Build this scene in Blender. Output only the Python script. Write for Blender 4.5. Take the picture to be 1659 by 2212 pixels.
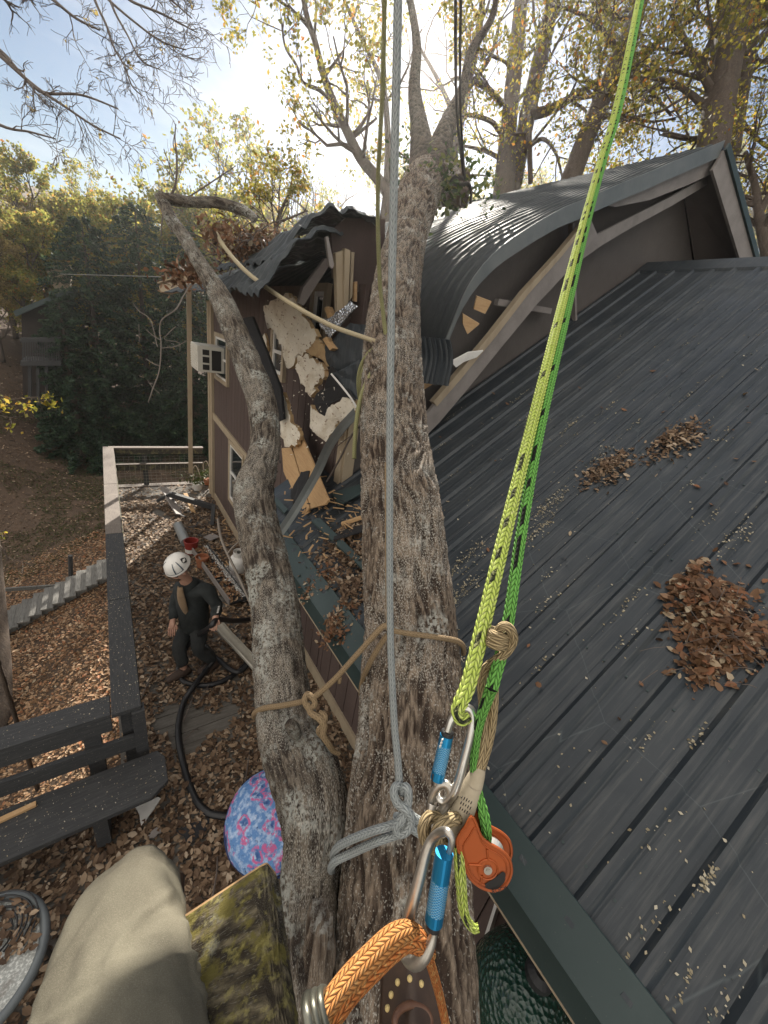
import bpy, bmesh, math, random
import numpy as np
from mathutils import Vector, Matrix, noise, Quaternion
R_ = math.radians
for o in list(bpy.data.objects): bpy.data.objects.remove(o)
SC = bpy.context.scene
COL = SC.collection

# ------------------------------------------------------------------ camera
# world axes: X = right of the cabin's eave, Y = along the eave away from the viewer, Z up, deck floor at z = 0
RW = np.array([[.82319329, -.0936616, .55998242], [-.54235844, -.42144493, .72679536], [.16792894, -.90200426, -.3977288]])
CAM = Vector((0, 0, 3.95))
cd = bpy.data.cameras.new('camera'); cam = bpy.data.objects.new('camera', cd); COL.objects.link(cam)
cd.sensor_fit = 'HORIZONTAL'; cd.sensor_width = 36; cd.lens = 18; cd.clip_start = .02; cd.clip_end = 2000
mw = Matrix.Identity(4)
for i in range(3):
    mw[i][0] = RW[i][0]; mw[i][1] = -RW[i][1]; mw[i][2] = -RW[i][2]; mw[i][3] = CAM[i]
cam.matrix_world = mw
SC.camera = cam

# ------------------------------------------------------------------ sky, sun, exposure
SUN = Vector((.485, .7255, .4883)).normalized()
el = math.asin(SUN.z); az = math.atan2(SUN.x, SUN.y)
W = bpy.data.worlds.new('World'); SC.world = W; W.use_nodes = True
nt = W.node_tree; nt.nodes.clear()
sky = nt.nodes.new('ShaderNodeTexSky'); sky.sky_type = 'NISHITA'; sky.sun_disc = False
sky.sun_elevation = el; sky.sun_rotation = az; sky.altitude = 400; sky.air_density = 1.15; sky.dust_density = .25; sky.ozone_density = 2.2
tc = nt.nodes.new('ShaderNodeTexCoord'); mp = nt.nodes.new('ShaderNodeMapping'); mp.inputs['Scale'].default_value = (.9, 3.2, 5.0); mp.inputs['Rotation'].default_value = (.3, .2, .9)
nz = nt.nodes.new('ShaderNodeTexNoise'); nz.inputs['Scale'].default_value = 1.5; nz.inputs['Detail'].default_value = 7; nz.inputs['Roughness'].default_value = .55
mr = nt.nodes.new('ShaderNodeMapRange'); mr.inputs['From Min'].default_value = .50; mr.inputs['From Max'].default_value = .78; mr.inputs['To Max'].default_value = .5
mx = nt.nodes.new('ShaderNodeMix'); mx.data_type = 'RGBA'; mx.inputs[7].default_value = (11., 11.3, 11.6, 1)
bg = nt.nodes.new('ShaderNodeBackground'); bg.inputs['Strength'].default_value = .033
wo = nt.nodes.new('ShaderNodeOutputWorld')
nt.links.new(tc.outputs['Generated'], mp.inputs['Vector']); nt.links.new(mp.outputs[0], nz.inputs['Vector'])
nt.links.new(nz.outputs['Fac'], mr.inputs['Value']); nt.links.new(mr.outputs[0], mx.inputs[0])
hs_ = nt.nodes.new('ShaderNodeHueSaturation'); hs_.inputs['Saturation'].default_value = 1.05; nt.links.new(sky.outputs[0], hs_.inputs['Color']); nt.links.new(hs_.outputs[0], mx.inputs[6]); 
# unseen bright cloud bank, added opposite the sun to fill the shaded sides
vm = nt.nodes.new('ShaderNodeVectorMath'); vm.operation = 'DOT_PRODUCT'; vm.inputs[1].default_value = Vector((-.58, -.42, .70)).normalized(); nt.links.new(tc.outputs['Generated'], vm.inputs[0])
m1 = nt.nodes.new('ShaderNodeMapRange'); m1.inputs['From Min'].default_value = .15; m1.inputs['From Max'].default_value = .55; nt.links.new(vm.outputs['Value'], m1.inputs['Value'])
n2 = nt.nodes.new('ShaderNodeTexNoise'); n2.inputs['Scale'].default_value = 2.2; n2.inputs['Detail'].default_value = 6; nt.links.new(tc.outputs['Generated'], n2.inputs['Vector'])
m2 = nt.nodes.new('ShaderNodeMapRange'); m2.inputs['From Min'].default_value = .36; m2.inputs['From Max'].default_value = .58; nt.links.new(n2.outputs['Fac'], m2.inputs['Value'])
mm = nt.nodes.new('ShaderNodeMath'); mm.operation = 'MULTIPLY'; nt.links.new(m1.outputs[0], mm.inputs[0]); nt.links.new(m2.outputs[0], mm.inputs[1])
mc = nt.nodes.new('ShaderNodeMix'); mc.data_type = 'RGBA'; mc.inputs[7].default_value = (20.5, 19.0, 17.0, 1); nt.links.new(mm.outputs[0], mc.inputs[0]); nt.links.new(mx.outputs[2], mc.inputs[6]); nt.links.new(mc.outputs[2], bg.inputs[0]); nt.links.new(bg.outputs[0], wo.inputs[0])
sd = bpy.data.lights.new('sun', 'SUN'); sd.energy = 5.0; sd.angle = R_(.5); sd.color = (1, .93, .82)
so = bpy.data.objects.new('sun', sd); COL.objects.link(so)
so.rotation_euler = (-SUN).to_track_quat('-Z', 'Y').to_euler()
SC.view_settings.view_transform = 'Standard'; SC.view_settings.look = 'None'
SC.view_settings.exposure = 1.45; SC.view_settings.gamma = 1
SC.cycles.max_bounces = 6; SC.cycles.transparent_max_bounces = 6; SC.cycles.use_denoising = True
SC.cycles.caustics_reflective = False; SC.cycles.caustics_refractive = False

# ------------------------------------------------------------------ picture point -> world point (only to read off real positions)
def ray(px, py):
    v = RW @ np.array([px - 829.5, py - 1106., 829.5]); v = v / np.linalg.norm(v)
    return Vector(v)
def Dp(px, py, d):                       # at depth d along the view axis
    return CAM + Vector(RW @ (np.array([px - 829.5, py - 1106., 829.5]) * (d / 829.5)))
def Zp(px, py, z): r = ray(px, py); return CAM + r * ((z - CAM.z) / r.z)
def Xp(px, py, x): r = ray(px, py); return CAM + r * (x / r.x)
def Yp(px, py, y): r = ray(px, py); return CAM + r * (y / r.y)
def Pp(px, py, p, n):                    # on a plane
    r = ray(px, py); n = Vector(n); return CAM + r * ((Vector(p) - CAM).dot(n) / r.dot(n))
def V(*a): return Vector(a)

# ------------------------------------------------------------------ tagging
def tag(o, label=None, cat=None, group=None, kind=None):
    if label: o['label'] = label
    if cat: o['category'] = cat
    if group: o['group'] = group
    if kind: o['kind'] = kind
    return o
def thing(name, loc, label, cat, group=None):
    o = bpy.data.objects.new(name, None); COL.objects.link(o); o.location = loc; o.empty_display_size = .1
    return tag(o, label, cat, group)
def root_loc(p):
    v = Vector((0, 0, 0))
    while p is not None: v = v + p.location; p = p.parent
    return v

# ------------------------------------------------------------------ mesh builder (world coordinates; moved to the parent's origin when built)
class MB:
    def __init__(s): s.v = []; s.f = []; s.uv = []; s.mi = []; s.m = 0
    def face(s, idx, uv=None): s.f.append(tuple(idx)); s.uv.append(uv); s.mi.append(s.m)
    def add(s, vs): b = len(s.v); s.v.extend([Vector(x) for x in vs]); return b
    def poly(s, pts, uv=None): b = s.add(pts); s.face(range(b, b + len(pts)), uv)
    def hexa(s, p):                      # 8 corners: bottom loop 0-3, top loop 4-7
        b = s.add(p)
        for q in ((0, 3, 2, 1), (4, 5, 6, 7), (0, 1, 5, 4), (1, 2, 6, 5), (2, 3, 7, 6), (3, 0, 4, 7)): s.face([b + i for i in q])
    def box(s, c, size, rot=None):
        c = Vector(c); x, y, z = [k / 2 for k in size]
        p = [V(-x, -y, -z), V(x, -y, -z), V(x, y, -z), V(-x, y, -z), V(-x, -y, z), V(x, -y, z), V(x, y, z), V(-x, y, z)]
        if rot is not None: p = [rot @ q for q in p]
        s.hexa([c + q for q in p])
    def beam(s, a, b, w, h, up=(0, 0, 1)):   # w across, h along up
        a = Vector(a); b = Vector(b); d = (b - a).normalized(); up = Vector(up)
        sd = d.cross(up)
        if sd.length < 1e-4: sd = d.cross(V(1, 0, 0))
        sd.normalize(); u = sd.cross(d).normalized(); sd = sd * w / 2; u = u * h / 2
        s.hexa([a - sd - u, a + sd - u, b + sd - u, b - sd - u, a - sd + u, a + sd + u, b + sd + u, b - sd + u])
    def prism(s, pts, ext):              # polygon swept along a vector
        ext = Vector(ext); n = len(pts); b = s.add(list(pts)); t = s.add([Vector(p) + ext for p in pts])
        s.face(range(b + n - 1, b - 1, -1)); s.face(range(t, t + n))
        for i in range(n): j = (i + 1) % n; s.face([b + i, b + j, t + j, t + i])
    def tube(s, pts, rad, seg=10, cap=True, disp=None, closed=False, flat=None):
        pts = [Vector(p) for p in pts]; n = len(pts)
        if not hasattr(rad, '__len__'): rad = [rad] * n
        tan = []
        for i in range(n):
            if closed: a, c = pts[i - 1], pts[(i + 1) % n]
            else: a, c = pts[max(i - 1, 0)], pts[min(i + 1, n - 1)]
            t = c - a; tan.append(t.normalized() if t.length > 1e-9 else V(0, 0, 1))
        ref = V(0, 0, 1) if abs(tan[0].z) < .9 else V(1, 0, 0)
        if flat is not None: ref = Vector(flat[0])
        nn = (ref - tan[0] * ref.dot(tan[0])).normalized(); vv = 0; rings = []; vs = []
        for i in range(n):
            if i:
                q = tan[i - 1].rotation_difference(tan[i]); nn = q @ nn
                nn = (nn - tan[i] * nn.dot(tan[i])).normalized(); vv += (pts[i] - pts[i - 1]).length
            bb = tan[i].cross(nn); ring = []
            for k in range(seg):
                a = 2 * math.pi * k / seg; r = rad[i]
                if disp: r = r + disp(k / seg, vv, r)
                x, y = math.cos(a), math.sin(a)
                if flat is not None: x *= flat[1]; y *= flat[2]
                ring.append(pts[i] + (nn * x + bb * y) * r)
            rings.append(s.add(ring)); vs.append(vv)
        m = n if closed else n - 1
        for i in range(m):
            a, c = rings[i], rings[(i + 1) % n]; v0 = vs[i]; v1 = vs[i + 1] if i + 1 < n else vs[i] + (pts[0] - pts[-1]).length
            for k in range(seg):
                k2 = (k + 1) % seg; u0, u1 = k / seg, (k + 1) / seg
                s.face((a + k, a + k2, c + k2, c + k), ((u0, v0), (u1, v0), (u1, v1), (u0, v1)))
        if cap and not closed:
            s.face(range(rings[0] + seg - 1, rings[0] - 1, -1)); s.face(range(rings[-1], rings[-1] + seg))
    def grid(s, fn, nu, nv):             # fn(u,v) -> point
        b = s.add([fn(i / nu, j / nv) for j in range(nv + 1) for i in range(nu + 1)])
        for j in range(nv):
            for i in range(nu):
                a = b + j * (nu + 1) + i
                s.face((a, a + 1, a + nu + 2, a + nu + 1), ((i / nu, j / nv), ((i + 1) / nu, j / nv), ((i + 1) / nu, (j + 1) / nv), (i / nu, (j + 1) / nv)))
    def lathe(s, prof, c, axis=(0, 0, 1), seg=24):   # prof: (r, h)
        c = Vector(c); q = V(0, 0, 1).rotation_difference(Vector(axis).normalized()); rr = []
        for r, h in prof: rr.append(s.add([c + q @ V(r * math.cos(2 * math.pi * k / seg), r * math.sin(2 * math.pi * k / seg), h) for k in range(seg)]))
        for i in range(len(rr) - 1):
            for k in range(seg):
                k2 = (k + 1) % seg; s.face((rr[i] + k, rr[i] + k2, rr[i + 1] + k2, rr[i + 1] + k), ((k / seg, prof[i][1]), ((k + 1) / seg, prof[i][1]), ((k + 1) / seg, prof[i + 1][1]), (k / seg, prof[i + 1][1])))
        s.face(range(rr[0] + seg - 1, rr[0] - 1, -1)); s.face(range(rr[-1], rr[-1] + seg))
    def build(s, name, mat, parent=None, smooth=False, bevel=0, solid=0, loc=None):
        off = root_loc(parent) if parent is not None else (Vector(loc) if loc is not None else V(0, 0, 0))
        me = bpy.data.meshes.new(name); me.from_pydata([tuple(x - off) for x in s.v], [], s.f); me.update()
        for m in (mat if isinstance(mat, (list, tuple)) else [mat]): me.materials.append(m)
        if any(u is not None for u in s.uv):
            ul = me.uv_layers.new(name='UVMap'); arr = []
            for fc, u in zip(s.f, s.uv):
                for q in range(len(fc)): arr.extend(u[q] if u is not None else (0, 0))
            ul.data.foreach_set('uv', arr)
        if any(s.mi): me.polygons.foreach_set('material_index', s.mi)
        if smooth: me.polygons.foreach_set('use_smooth', [True] * len(me.polygons))
        o = bpy.data.objects.new(name, me); COL.objects.link(o)
        if parent is not None: o.parent = parent
        elif loc is not None: o.location = off
        if solid: md = o.modifiers.new('solid', 'SOLIDIFY'); md.thickness = solid; md.offset = -1
        if bevel: md = o.modifiers.new('bevel', 'BEVEL'); md.width = bevel; md.segments = 2; md.limit_method = 'ANGLE'; md.angle_limit = R_(40)
        return o

def smooth_path(pts, n=8, closed=False):   # Catmull-Rom; points may carry a radius as 4th value
    P = [np.array(tuple(p), float) for p in pts]; out = []; m = len(P)
    for i in range(m if closed else m - 1):
        if closed: a, b, c, d = P[i - 1], P[i], P[(i + 1) % m], P[(i + 2) % m]
        else: a, b, c, d = P[max(i - 1, 0)], P[i], P[i + 1], P[min(i + 2, m - 1)]
        for k in range(n):
            t = k / n
            out.append(.5 * ((2 * b) + (c - a) * t + (2 * a - 5 * b + 4 * c - d) * t * t + (3 * b - a - 3 * c + d) * t ** 3))
    if not closed: out.append(P[-1])
    return out
def path4(pts, n=8):
    o = smooth_path(pts, n); return [Vector(q[:3]) for q in o], [float(q[3]) for q in o]
def path3(pts, n=8, closed=False): return [Vector(q[:3]) for q in smooth_path(pts, n, closed)]
def resample(pts, step):
    out = [pts[0]]; acc = 0
    for a, b in zip(pts, pts[1:]):
        L = (b - a).length
        if L < 1e-9: continue
        t = step - acc
        while t <= L: out.append(a.lerp(b, t / L)); t += step
        acc = L - (t - step)
    if (out[-1] - pts[-1]).length > step * .3: out.append(pts[-1])
    return out

# ------------------------------------------------------------------ materials
class G:
    def __init__(s, name):
        s.m = bpy.data.materials.new(name); s.m.use_nodes = True; s.t = s.m.node_tree; s.t.nodes.clear()
        s.out = s.t.nodes.new('ShaderNodeOutputMaterial')
    def n(s, typ, props=None, **inp):
        x = s.t.nodes.new('ShaderNode' + typ)
        for k, v in (props or {}).items(): setattr(x, k, v)
        for k, v in inp.items():
            k = k.replace('_', ' ')
            sk = x.inputs[int(k[1:])] if k[0] == 'i' and k[1:].isdigit() else x.inputs[k]
            if isinstance(v, bpy.types.NodeSocket): s.t.links.new(v, sk)
            else:
                if isinstance(v, (tuple, list)) and len(v) == 3 and sk.type == 'RGBA': v = (*v, 1)
                sk.default_value = v
        return x
    def math(s, op, a, b=0., c=0.): return s.n('Math', {'operation': op}, i0=a, i1=b, i2=c).outputs[0]
    def mix(s, f, a, b): return s.n('Mix', {'data_type': 'RGBA'}, i0=f, i6=a, i7=b).outputs[2]
    def ramp(s, v, lo, hi, a=0., b=1.): return s.n('MapRange', Value=v, From_Min=lo, From_Max=hi, To_Min=a, To_Max=b).outputs[0]
    def tex(s, kind, scale, stretch, co):
        v = co
        if stretch is not None: v = s.n('Mapping', Vector=co, Scale=stretch).outputs[0]
        if kind == 'noise': return s.n('TexNoise', Vector=v, Scale=scale, Detail=6., Roughness=.6).outputs['Fac']
        if kind == 'soft': return s.n('TexNoise', Vector=v, Scale=scale, Detail=2., Roughness=.5).outputs['Fac']
        if kind == 'vor': return s.n('TexVoronoi', Vector=v, Scale=scale).outputs['Distance']
        if kind == 'edge': return s.n('TexVoronoi', {'feature': 'DISTANCE_TO_EDGE'}, Vector=v, Scale=scale).outputs['Distance']
        if kind == 'wave': return s.n('TexWave', Vector=v, Scale=scale, Distortion=3., Detail=3., Detail_Scale=1.5).outputs['Fac']
        if kind == 'cell': return s.n('TexVoronoi', Vector=v, Scale=scale).outputs['Color']
def mat(name, base, layers=(), bump=(), rough=.7, metal=0., coord='Object', spec=.5, transl=None, tint=None, rl=None):
    g = G(name); c = g.n('TexCoord').outputs[coord]; col = g.n('RGB').outputs[0]; col.default_value = (*base, 1)
    if tint:                              # per-leaf colour: stops of (pos, colour) along the 'tint' face attribute
        at = g.n('Attribute', {'attribute_name': 'tint'}).outputs['Fac']
        cr = g.n('ValToRGB', Fac=at); el_ = cr.color_ramp.elements
        while len(el_) < len(tint): el_.new(.5)
        for e_, (p_, c_) in zip(el_, tint): e_.position = p_; e_.color = (*c_, 1)
        col = cr.outputs[0]
    for (k, sc, st, lo, hi, cc, fac) in layers:
        t = g.tex(k, sc, st, c); col = g.mix(g.ramp(t, lo, hi, 0., fac), col, cc)
    nrm = None
    for (k, sc, st, strength, dist) in bump:
        t = g.tex(k, sc, st, c)
        b = g.n('Bump', Strength=strength, Distance=dist, Height=t)
        if nrm is not None: g.t.links.new(nrm, b.inputs['Normal'])
        nrm = b.outputs[0]
    p = g.n('BsdfPrincipled', Base_Color=col, Roughness=rough, Metallic=metal)
    p.inputs['Specular IOR Level'].default_value = spec
    if rl: g.t.links.new(g.ramp(g.tex(rl[0], rl[1], rl[2], c), rl[3], rl[4], rl[5], rl[6]), p.inputs['Roughness'])
    if nrm is not None: g.t.links.new(nrm, p.inputs['Normal'])
    sh = p.outputs[0]
    if transl:
        tr = g.n('BsdfTranslucent', Color=col); sh = g.n('MixShader', i0=transl, i1=sh, i2=tr.outputs[0]).outputs[0]
    g.t.links.new(sh, g.out.inputs[0]); return g.m
def rope_mat(name, base, dark, strands=8, pitch=.01, tracer=None, tr_th=.75, rough=.85, fuzz=None):
    g = G(name); uv = g.n('TexCoord').outputs['UV']; sp = g.n('SeparateXYZ', Vector=uv)
    U = g.math('MULTIPLY', sp.outputs[0], float(strands)); c = g.math('FLOOR', U); f = g.math('FRACT', U)
    sg = g.math('SUBTRACT', g.math('MULTIPLY', g.math('MODULO', c, 2.), 2.), 1.)
    st = g.math('ADD', g.math('DIVIDE', sp.outputs[1], pitch), g.math('MULTIPLY', sg, g.math('MULTIPLY', g.math('SUBTRACT', f, .5), 1.1)))
    fl = g.math('FLOOR', st); fr = g.math('FRACT', st)
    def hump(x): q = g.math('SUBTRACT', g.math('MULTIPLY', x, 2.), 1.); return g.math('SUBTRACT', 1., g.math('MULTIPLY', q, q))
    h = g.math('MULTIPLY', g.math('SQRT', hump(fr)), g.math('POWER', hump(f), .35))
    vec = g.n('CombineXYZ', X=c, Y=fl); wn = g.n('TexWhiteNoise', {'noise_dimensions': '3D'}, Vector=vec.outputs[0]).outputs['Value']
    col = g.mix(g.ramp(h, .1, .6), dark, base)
    ob = g.n('TexCoord').outputs['Object']
    col = g.mix(g.ramp(g.tex('noise', 30., None, ob), .45, .75, 0., .35), col, tuple(x * .6 for x in base))
    if tracer:
        sel = g.math('LESS_THAN', g.math('MODULO', c, 4.), .5)
        grp = g.n('TexWhiteNoise', {'noise_dimensions': '2D'}, Vector=g.n('CombineXYZ', X=c, Y=g.math('FLOOR', g.math('DIVIDE', fl, 2.))).outputs[0]).outputs['Value']
        col = g.mix(g.math('MULTIPLY', sel, g.math('GREATER_THAN', grp, tr_th)), col, tracer)
    if fuzz: col = g.mix(g.ramp(g.tex('noise', 260., None, ob), .5, .7, 0., .8), col, fuzz)
    b = g.n('Bump', Strength=1., Distance=.003, Height=h)
    p = g.n('BsdfPrincipled', Base_Color=col, Roughness=rough, Normal=b.outputs[0]); p.inputs['Specular IOR Level'].default_value = .25
    g.t.links.new(p.outputs[0], g.out.inputs[0]); return g.m
# leaf clouds: positions, unit directions, sizes -> one mesh of folded leaves with a per-face tint
def leaves(name, P, size, material, parent=None, rng=None, flat=.0, tint=None, kind=None, lift=0., loc=None, aspect=.55, curl=.25, simple=False, smap=None):
    P = np.asarray(P, float); n = len(P); rng = rng or np.random.default_rng(1)
    s = size[0] + (size[1] - size[0]) * rng.random(n) ** 1.5
    d = rng.normal(size=(n, 3)); d[:, 2] *= (1 - flat); d /= np.linalg.norm(d, axis=1)[:, None]
    r = rng.normal(size=(n, 3)); up = r * (1 - flat) + np.array([0, 0, 1.]) * flat * 3
    if smap is not None: up = up * .35 + smap * 2
    w = np.cross(d, up); w /= np.linalg.norm(w, axis=1)[:, None] + 1e-9; u = np.cross(w, d)
    L = s[:, None] * d; Wd = s[:, None] * w * aspect; U = s[:, None] * u * (curl * rng.uniform(-1, 1.3, n))[:, None]
    P = P + u * lift
    if simple:
        vs = np.stack([P - L, P + Wd + U - L * .1, P + L, P - Wd + U - L * .1], 1).reshape(-1, 3); k = 4
        b = np.arange(n)[:, None] * 4; fc = np.concatenate([b, b + 1, b + 2, b + 3], 1)
        fpl = 1
    else:
        vs = np.stack([P - L, P + Wd * .9 + U - L * .3, P + Wd * .75 + U * 1.2 + L * .45, P + L + U * .4, P - Wd * .75 + U * 1.2 + L * .45, P - Wd * .9 + U - L * .3], 1).reshape(-1, 3)
        b = np.arange(n)[:, None] * 6
        fc = np.stack([np.concatenate([b, b + 1, b + 2, b + 3], 1), np.concatenate([b, b + 3, b + 4, b + 5], 1)], 1).reshape(-1, 4); fpl = 2
    off = root_loc(parent) if parent is not None else (Vector(loc) if loc is not None else V(0, 0, 0))
    vs = vs - np.array(off)
    me = bpy.data.meshes.new(name); me.vertices.add(len(vs)); me.vertices.foreach_set('co', vs.astype(np.float32).ravel())
    nf = len(fc); me.loops.add(nf * 4); me.loops.foreach_set('vertex_index', fc.astype(np.int32).ravel())
    me.polygons.add(nf); me.polygons.foreach_set('loop_start', np.arange(nf, dtype=np.int32) * 4); me.polygons.foreach_set('loop_total', np.full(nf, 4, np.int32))
    me.update(); me.materials.append(material)
    t = rng.random(n) if tint is None else np.asarray(tint)
    at = me.attributes.new('tint', 'FLOAT', 'FACE'); at.data.foreach_set('value', np.repeat(t, fpl).astype(np.float32))
    me.validate()
    o = bpy.data.objects.new(name, me); COL.objects.link(o)
    if parent is not None: o.parent = parent
    elif loc is not None: o.location = off
    if kind: o['kind'] = kind
    return o
def fnoise(x, y, z=0.): return noise.noise(Vector((x, y, z)))
def fbm(x, y, z=0., o=4): return noise.fractal(Vector((x, y, z)), 1., 2., o)
# ================================================================== MATERIALS
M = {}
M['ground'] = mat('soil', (.085, .055, .035), [('noise', 3, None, .4, .7, (.05, .033, .022), 1), ('noise', 40, None, .5, .7, (.16, .10, .06), .7)], [('noise', 25, None, .6, .03)], .95)
M['deckwood'] = mat('weathered deck board', (.13, .12, .105), [('noise', 4, (1, 8, 1), .4, .7, (.07, .06, .05), .9), ('noise', 30, (1, 10, 1), .5, .7, (.2, .19, .17), .5)], [('noise', 40, (1, 10, 1), .4, .004)], .85)
M['railwood'] = mat('dark stained rail', (.03, .031, .033), [('noise', 8, (10, 1, 10), .45, .7, (.055, .055, .055), .9), ('noise', 90, None, .66, .7, (.45, .42, .33), .8)], [('noise', 18, (14, 1, 14), .5, .004)], .75)
M['railwoodx'] = mat('dark stained rail across', (.03, .031, .033), [('noise', 8, (1, 10, 10), .45, .7, (.055, .055, .055), .9), ('noise', 90, None, .66, .7, (.45, .42, .33), .8)], [('noise', 18, (1, 14, 14), .5, .004)], .75)
M['oldrail'] = mat('weathered grey-pink rail', (.17, .145, .125), [('noise', 7, (14, 1, 14), .45, .65, (.12, .10, .09), .9), ('noise', 5, None, .55, .7, (.23, .20, .17), .6)], [('noise', 16, (14, 1, 14), .5, .004)], .85)
M['siding'] = mat('brown plywood siding', (.085, .058, .050), [('noise', 5, (1, 1, .3), .4, .7, (.060, .040, .034), .8), ('noise', 50, (4, 4, .3), .5, .75, (.12, .085, .072), .5)], [('noise', 60, (4, 4, .4), .35, .003)], .75)
M['trimtan'] = mat('tan trim paint', (.36, .29, .20), [('noise', 12, (1, 1, .3), .45, .75, (.25, .19, .13), .7)], [('noise', 40, None, .2, .003)], .7)
M['greytrim'] = mat('grey-brown trim paint', (.24, .215, .20), [('noise', 6, None, .4, .7, (.17, .15, .14), .8), ('noise', 60, None, .6, .75, (.3, .28, .26), .5)], [('noise', 30, None, .2, .003)], .7)
M['soffit'] = mat('painted soffit board', (.125, .105, .095), [('noise', 3, None, .4, .7, (.10, .085, .077), .8)], [('noise', 40, None, .15, .002)], .8)
M['roof'] = mat('dark painted roof metal', (.017, .024, .031),
    [('noise', 2.2, (1, .6, 1), .40, .72, (.036, .043, .049), .8), ('noise', 6, (.5, 9, .5), .5, .75, (.085, .088, .086), .7),
     ('noise', 130, None, .69, .74, (.30, .27, .20), .55), ('edge', 1.6, (1, .8, 1), .004, .0, (.085, .105, .11), .5)],
    [('noise', 1.6, None, .12, .02), ('noise', 70, None, .08, .002)], .5, .0, spec=.5, rl=('noise', 3, None, .3, .7, .36, .62))
M['roofsheen'] = mat('creased roof metal', (.032, .038, .041), [('noise', 3, None, .4, .7, (.05, .056, .058), .7), ('noise', 12, (.4, 6, .4), .5, .75, (.09, .09, .087), .5)],
    [('noise', 2.4, None, .35, .04), ('noise', 11, (1, 4, 1), .2, .01)], .6, .1, spec=.25, rl=('noise', 4, None, .3, .7, .5, .75))
M['flash'] = mat('dark green eave flashing', (.022, .040, .040), [('noise', 4, None, .45, .7, (.035, .055, .055), .8), ('noise', 110, None, .7, .74, (.28, .26, .2), .5)], [('noise', 8, None, .1, .01)], .5)
M['rakemetal'] = mat('grey green rake metal', (.165, .175, .17), [('noise', 5, None, .4, .7, (.12, .135, .135), .8)], [('noise', 6, None, .2, .02)], .5, .3)
M['rawwood'] = mat('fresh split wood', (.50, .32, .16), [('noise', 6, (1, 1, 14), .4, .7, (.38, .22, .10), .8), ('noise', 30, (1, 1, 14), .55, .7, (.6, .43, .26), .6), ('vor', 3.5, None, .05, .0, (.22, .11, .05), .9)], [('noise', 30, (1, 1, 12), .3, .003)], .75)
M['white'] = mat('white paint', (.68, .66, .62), [('noise', 9, None, .5, .75, (.5, .48, .44), .6)], (), .5)
M['acw'] = mat('aged white appliance shell', (.60, .57, .50), [('noise', 8, None, .5, .75, (.48, .45, .39), .6)], (), .45)
M['black'] = mat('black plastic', (.015, .015, .016), (), (), .5)
M['dark'] = mat('dark interior', (.02, .018, .017), (), (), .9)
g = G('window glass'); p = g.n('BsdfPrincipled', Base_Color=(.02, .025, .03), Roughness=.05); g.t.links.new(p.outputs[0], g.out.inputs[0]); M['glass'] = g.m
M['board'] = mat('torn insulation board', (.72, .66, .55), [('noise', 6, None, .48, .70, (.52, .44, .32), .7), ('noise', 16, (1, 1, 2.2), .60, .64, (.22, .13, .07), .9), ('noise', 55, None, .52, .7, (.80, .76, .68), .6)], [('noise', 14, None, .6, .02), ('noise', 60, None, .4, .004)], .9)
M['boardraw'] = mat('torn tan insulation core', (.42, .29, .15), [('noise', 10, None, .45, .7, (.30, .18, .09), .8), ('noise', 60, None, .6, .72, (.14, .09, .05), .8)], [('noise', 20, None, .6, .02)], .9)
M['felt'] = mat('black roofing felt', (.014, .014, .016), [('noise', 20, None, .5, .75, (.028, .027, .028), .8)], [('noise', 25, None, .3, .006)], .85)
M['foil'] = mat('silver bubble foil', (.62, .66, .72), (), [('vor', 55, None, .9, .012), ('noise', 8, None, .3, .02)], .25, .9)
M['bark'] = None
def bark(name, base, ridge, lichen, lf=.52, moss=None, scale=1., fk=.85):
    g = G(name); uv = g.n('TexCoord').outputs['Object']; at = g.n('Attribute', {'attribute_name': 'ridge'}).outputs['Fac']
    u2 = g.n('TexCoord').outputs['UV']
    col = g.mix(g.ramp(at, .30, .75), base, ridge)
    n1 = g.tex('noise', 12., (12 * scale, 2., 1), u2); col = g.mix(g.ramp(n1, .42, .62, 0, .8), col, tuple(x * .55 for x in base))
    n2 = g.tex('noise', 7.5, None, uv); n3 = g.tex('noise', 75., None, uv)
    lm = g.math('MULTIPLY', g.ramp(n2, lf, lf + .12), g.ramp(n3, .44, .54)); col = g.mix(g.math('MULTIPLY', lm, .95), col, lichen)
    n4 = g.math('MULTIPLY', g.tex('noise', 13., (24 * scale, 10., 1), u2), g.ramp(g.tex('noise', 4.5, None, uv), .34, .56, .84, 1.06)); col = g.mix(g.ramp(n4, .54, .60, 0, fk), col, (.40, .375, .325))
    if moss:
        n5 = g.tex('noise', 26., (1, 1, 1), uv); col = g.mix(g.ramp(n5, .50, .58, 0, .9), col, moss)
        n6 = g.tex('noise', 60., None, uv); col = g.mix(g.ramp(n6, .55, .68, 0, .6), col, (.42, .37, .13))
    b1 = g.n('Bump', Strength=.8, Distance=.006, Height=g.tex('noise', 30., (9 * scale, 3., 1), u2))
    b2 = g.n('Bump', Strength=.6, Distance=.004, Height=n3, Normal=b1.outputs[0])
    p = g.n('BsdfPrincipled', Base_Color=col, Roughness=.9, Normal=b2.outputs[0]); p.inputs['Specular IOR Level'].default_value = .2
    g.t.links.new(p.outputs[0], g.out.inputs[0]); return g.m
M['bark'] = bark('furrowed bark with lichen', (.050, .034, .025), (.235, .182, .134), (.38, .375, .335), .54)
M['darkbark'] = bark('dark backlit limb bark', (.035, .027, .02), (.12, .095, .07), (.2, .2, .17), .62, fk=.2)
M['barklimb'] = bark('lichen covered limb bark', (.045, .034, .027), (.185, .153, .118), (.33, .335, .30), .49)
M['barkmoss'] = bark('mossy bark', (.05, .04, .028), (.27, .225, .14), (.52, .52, .45), .53, fk=.3, moss=(.17, .145, .04))
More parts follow.
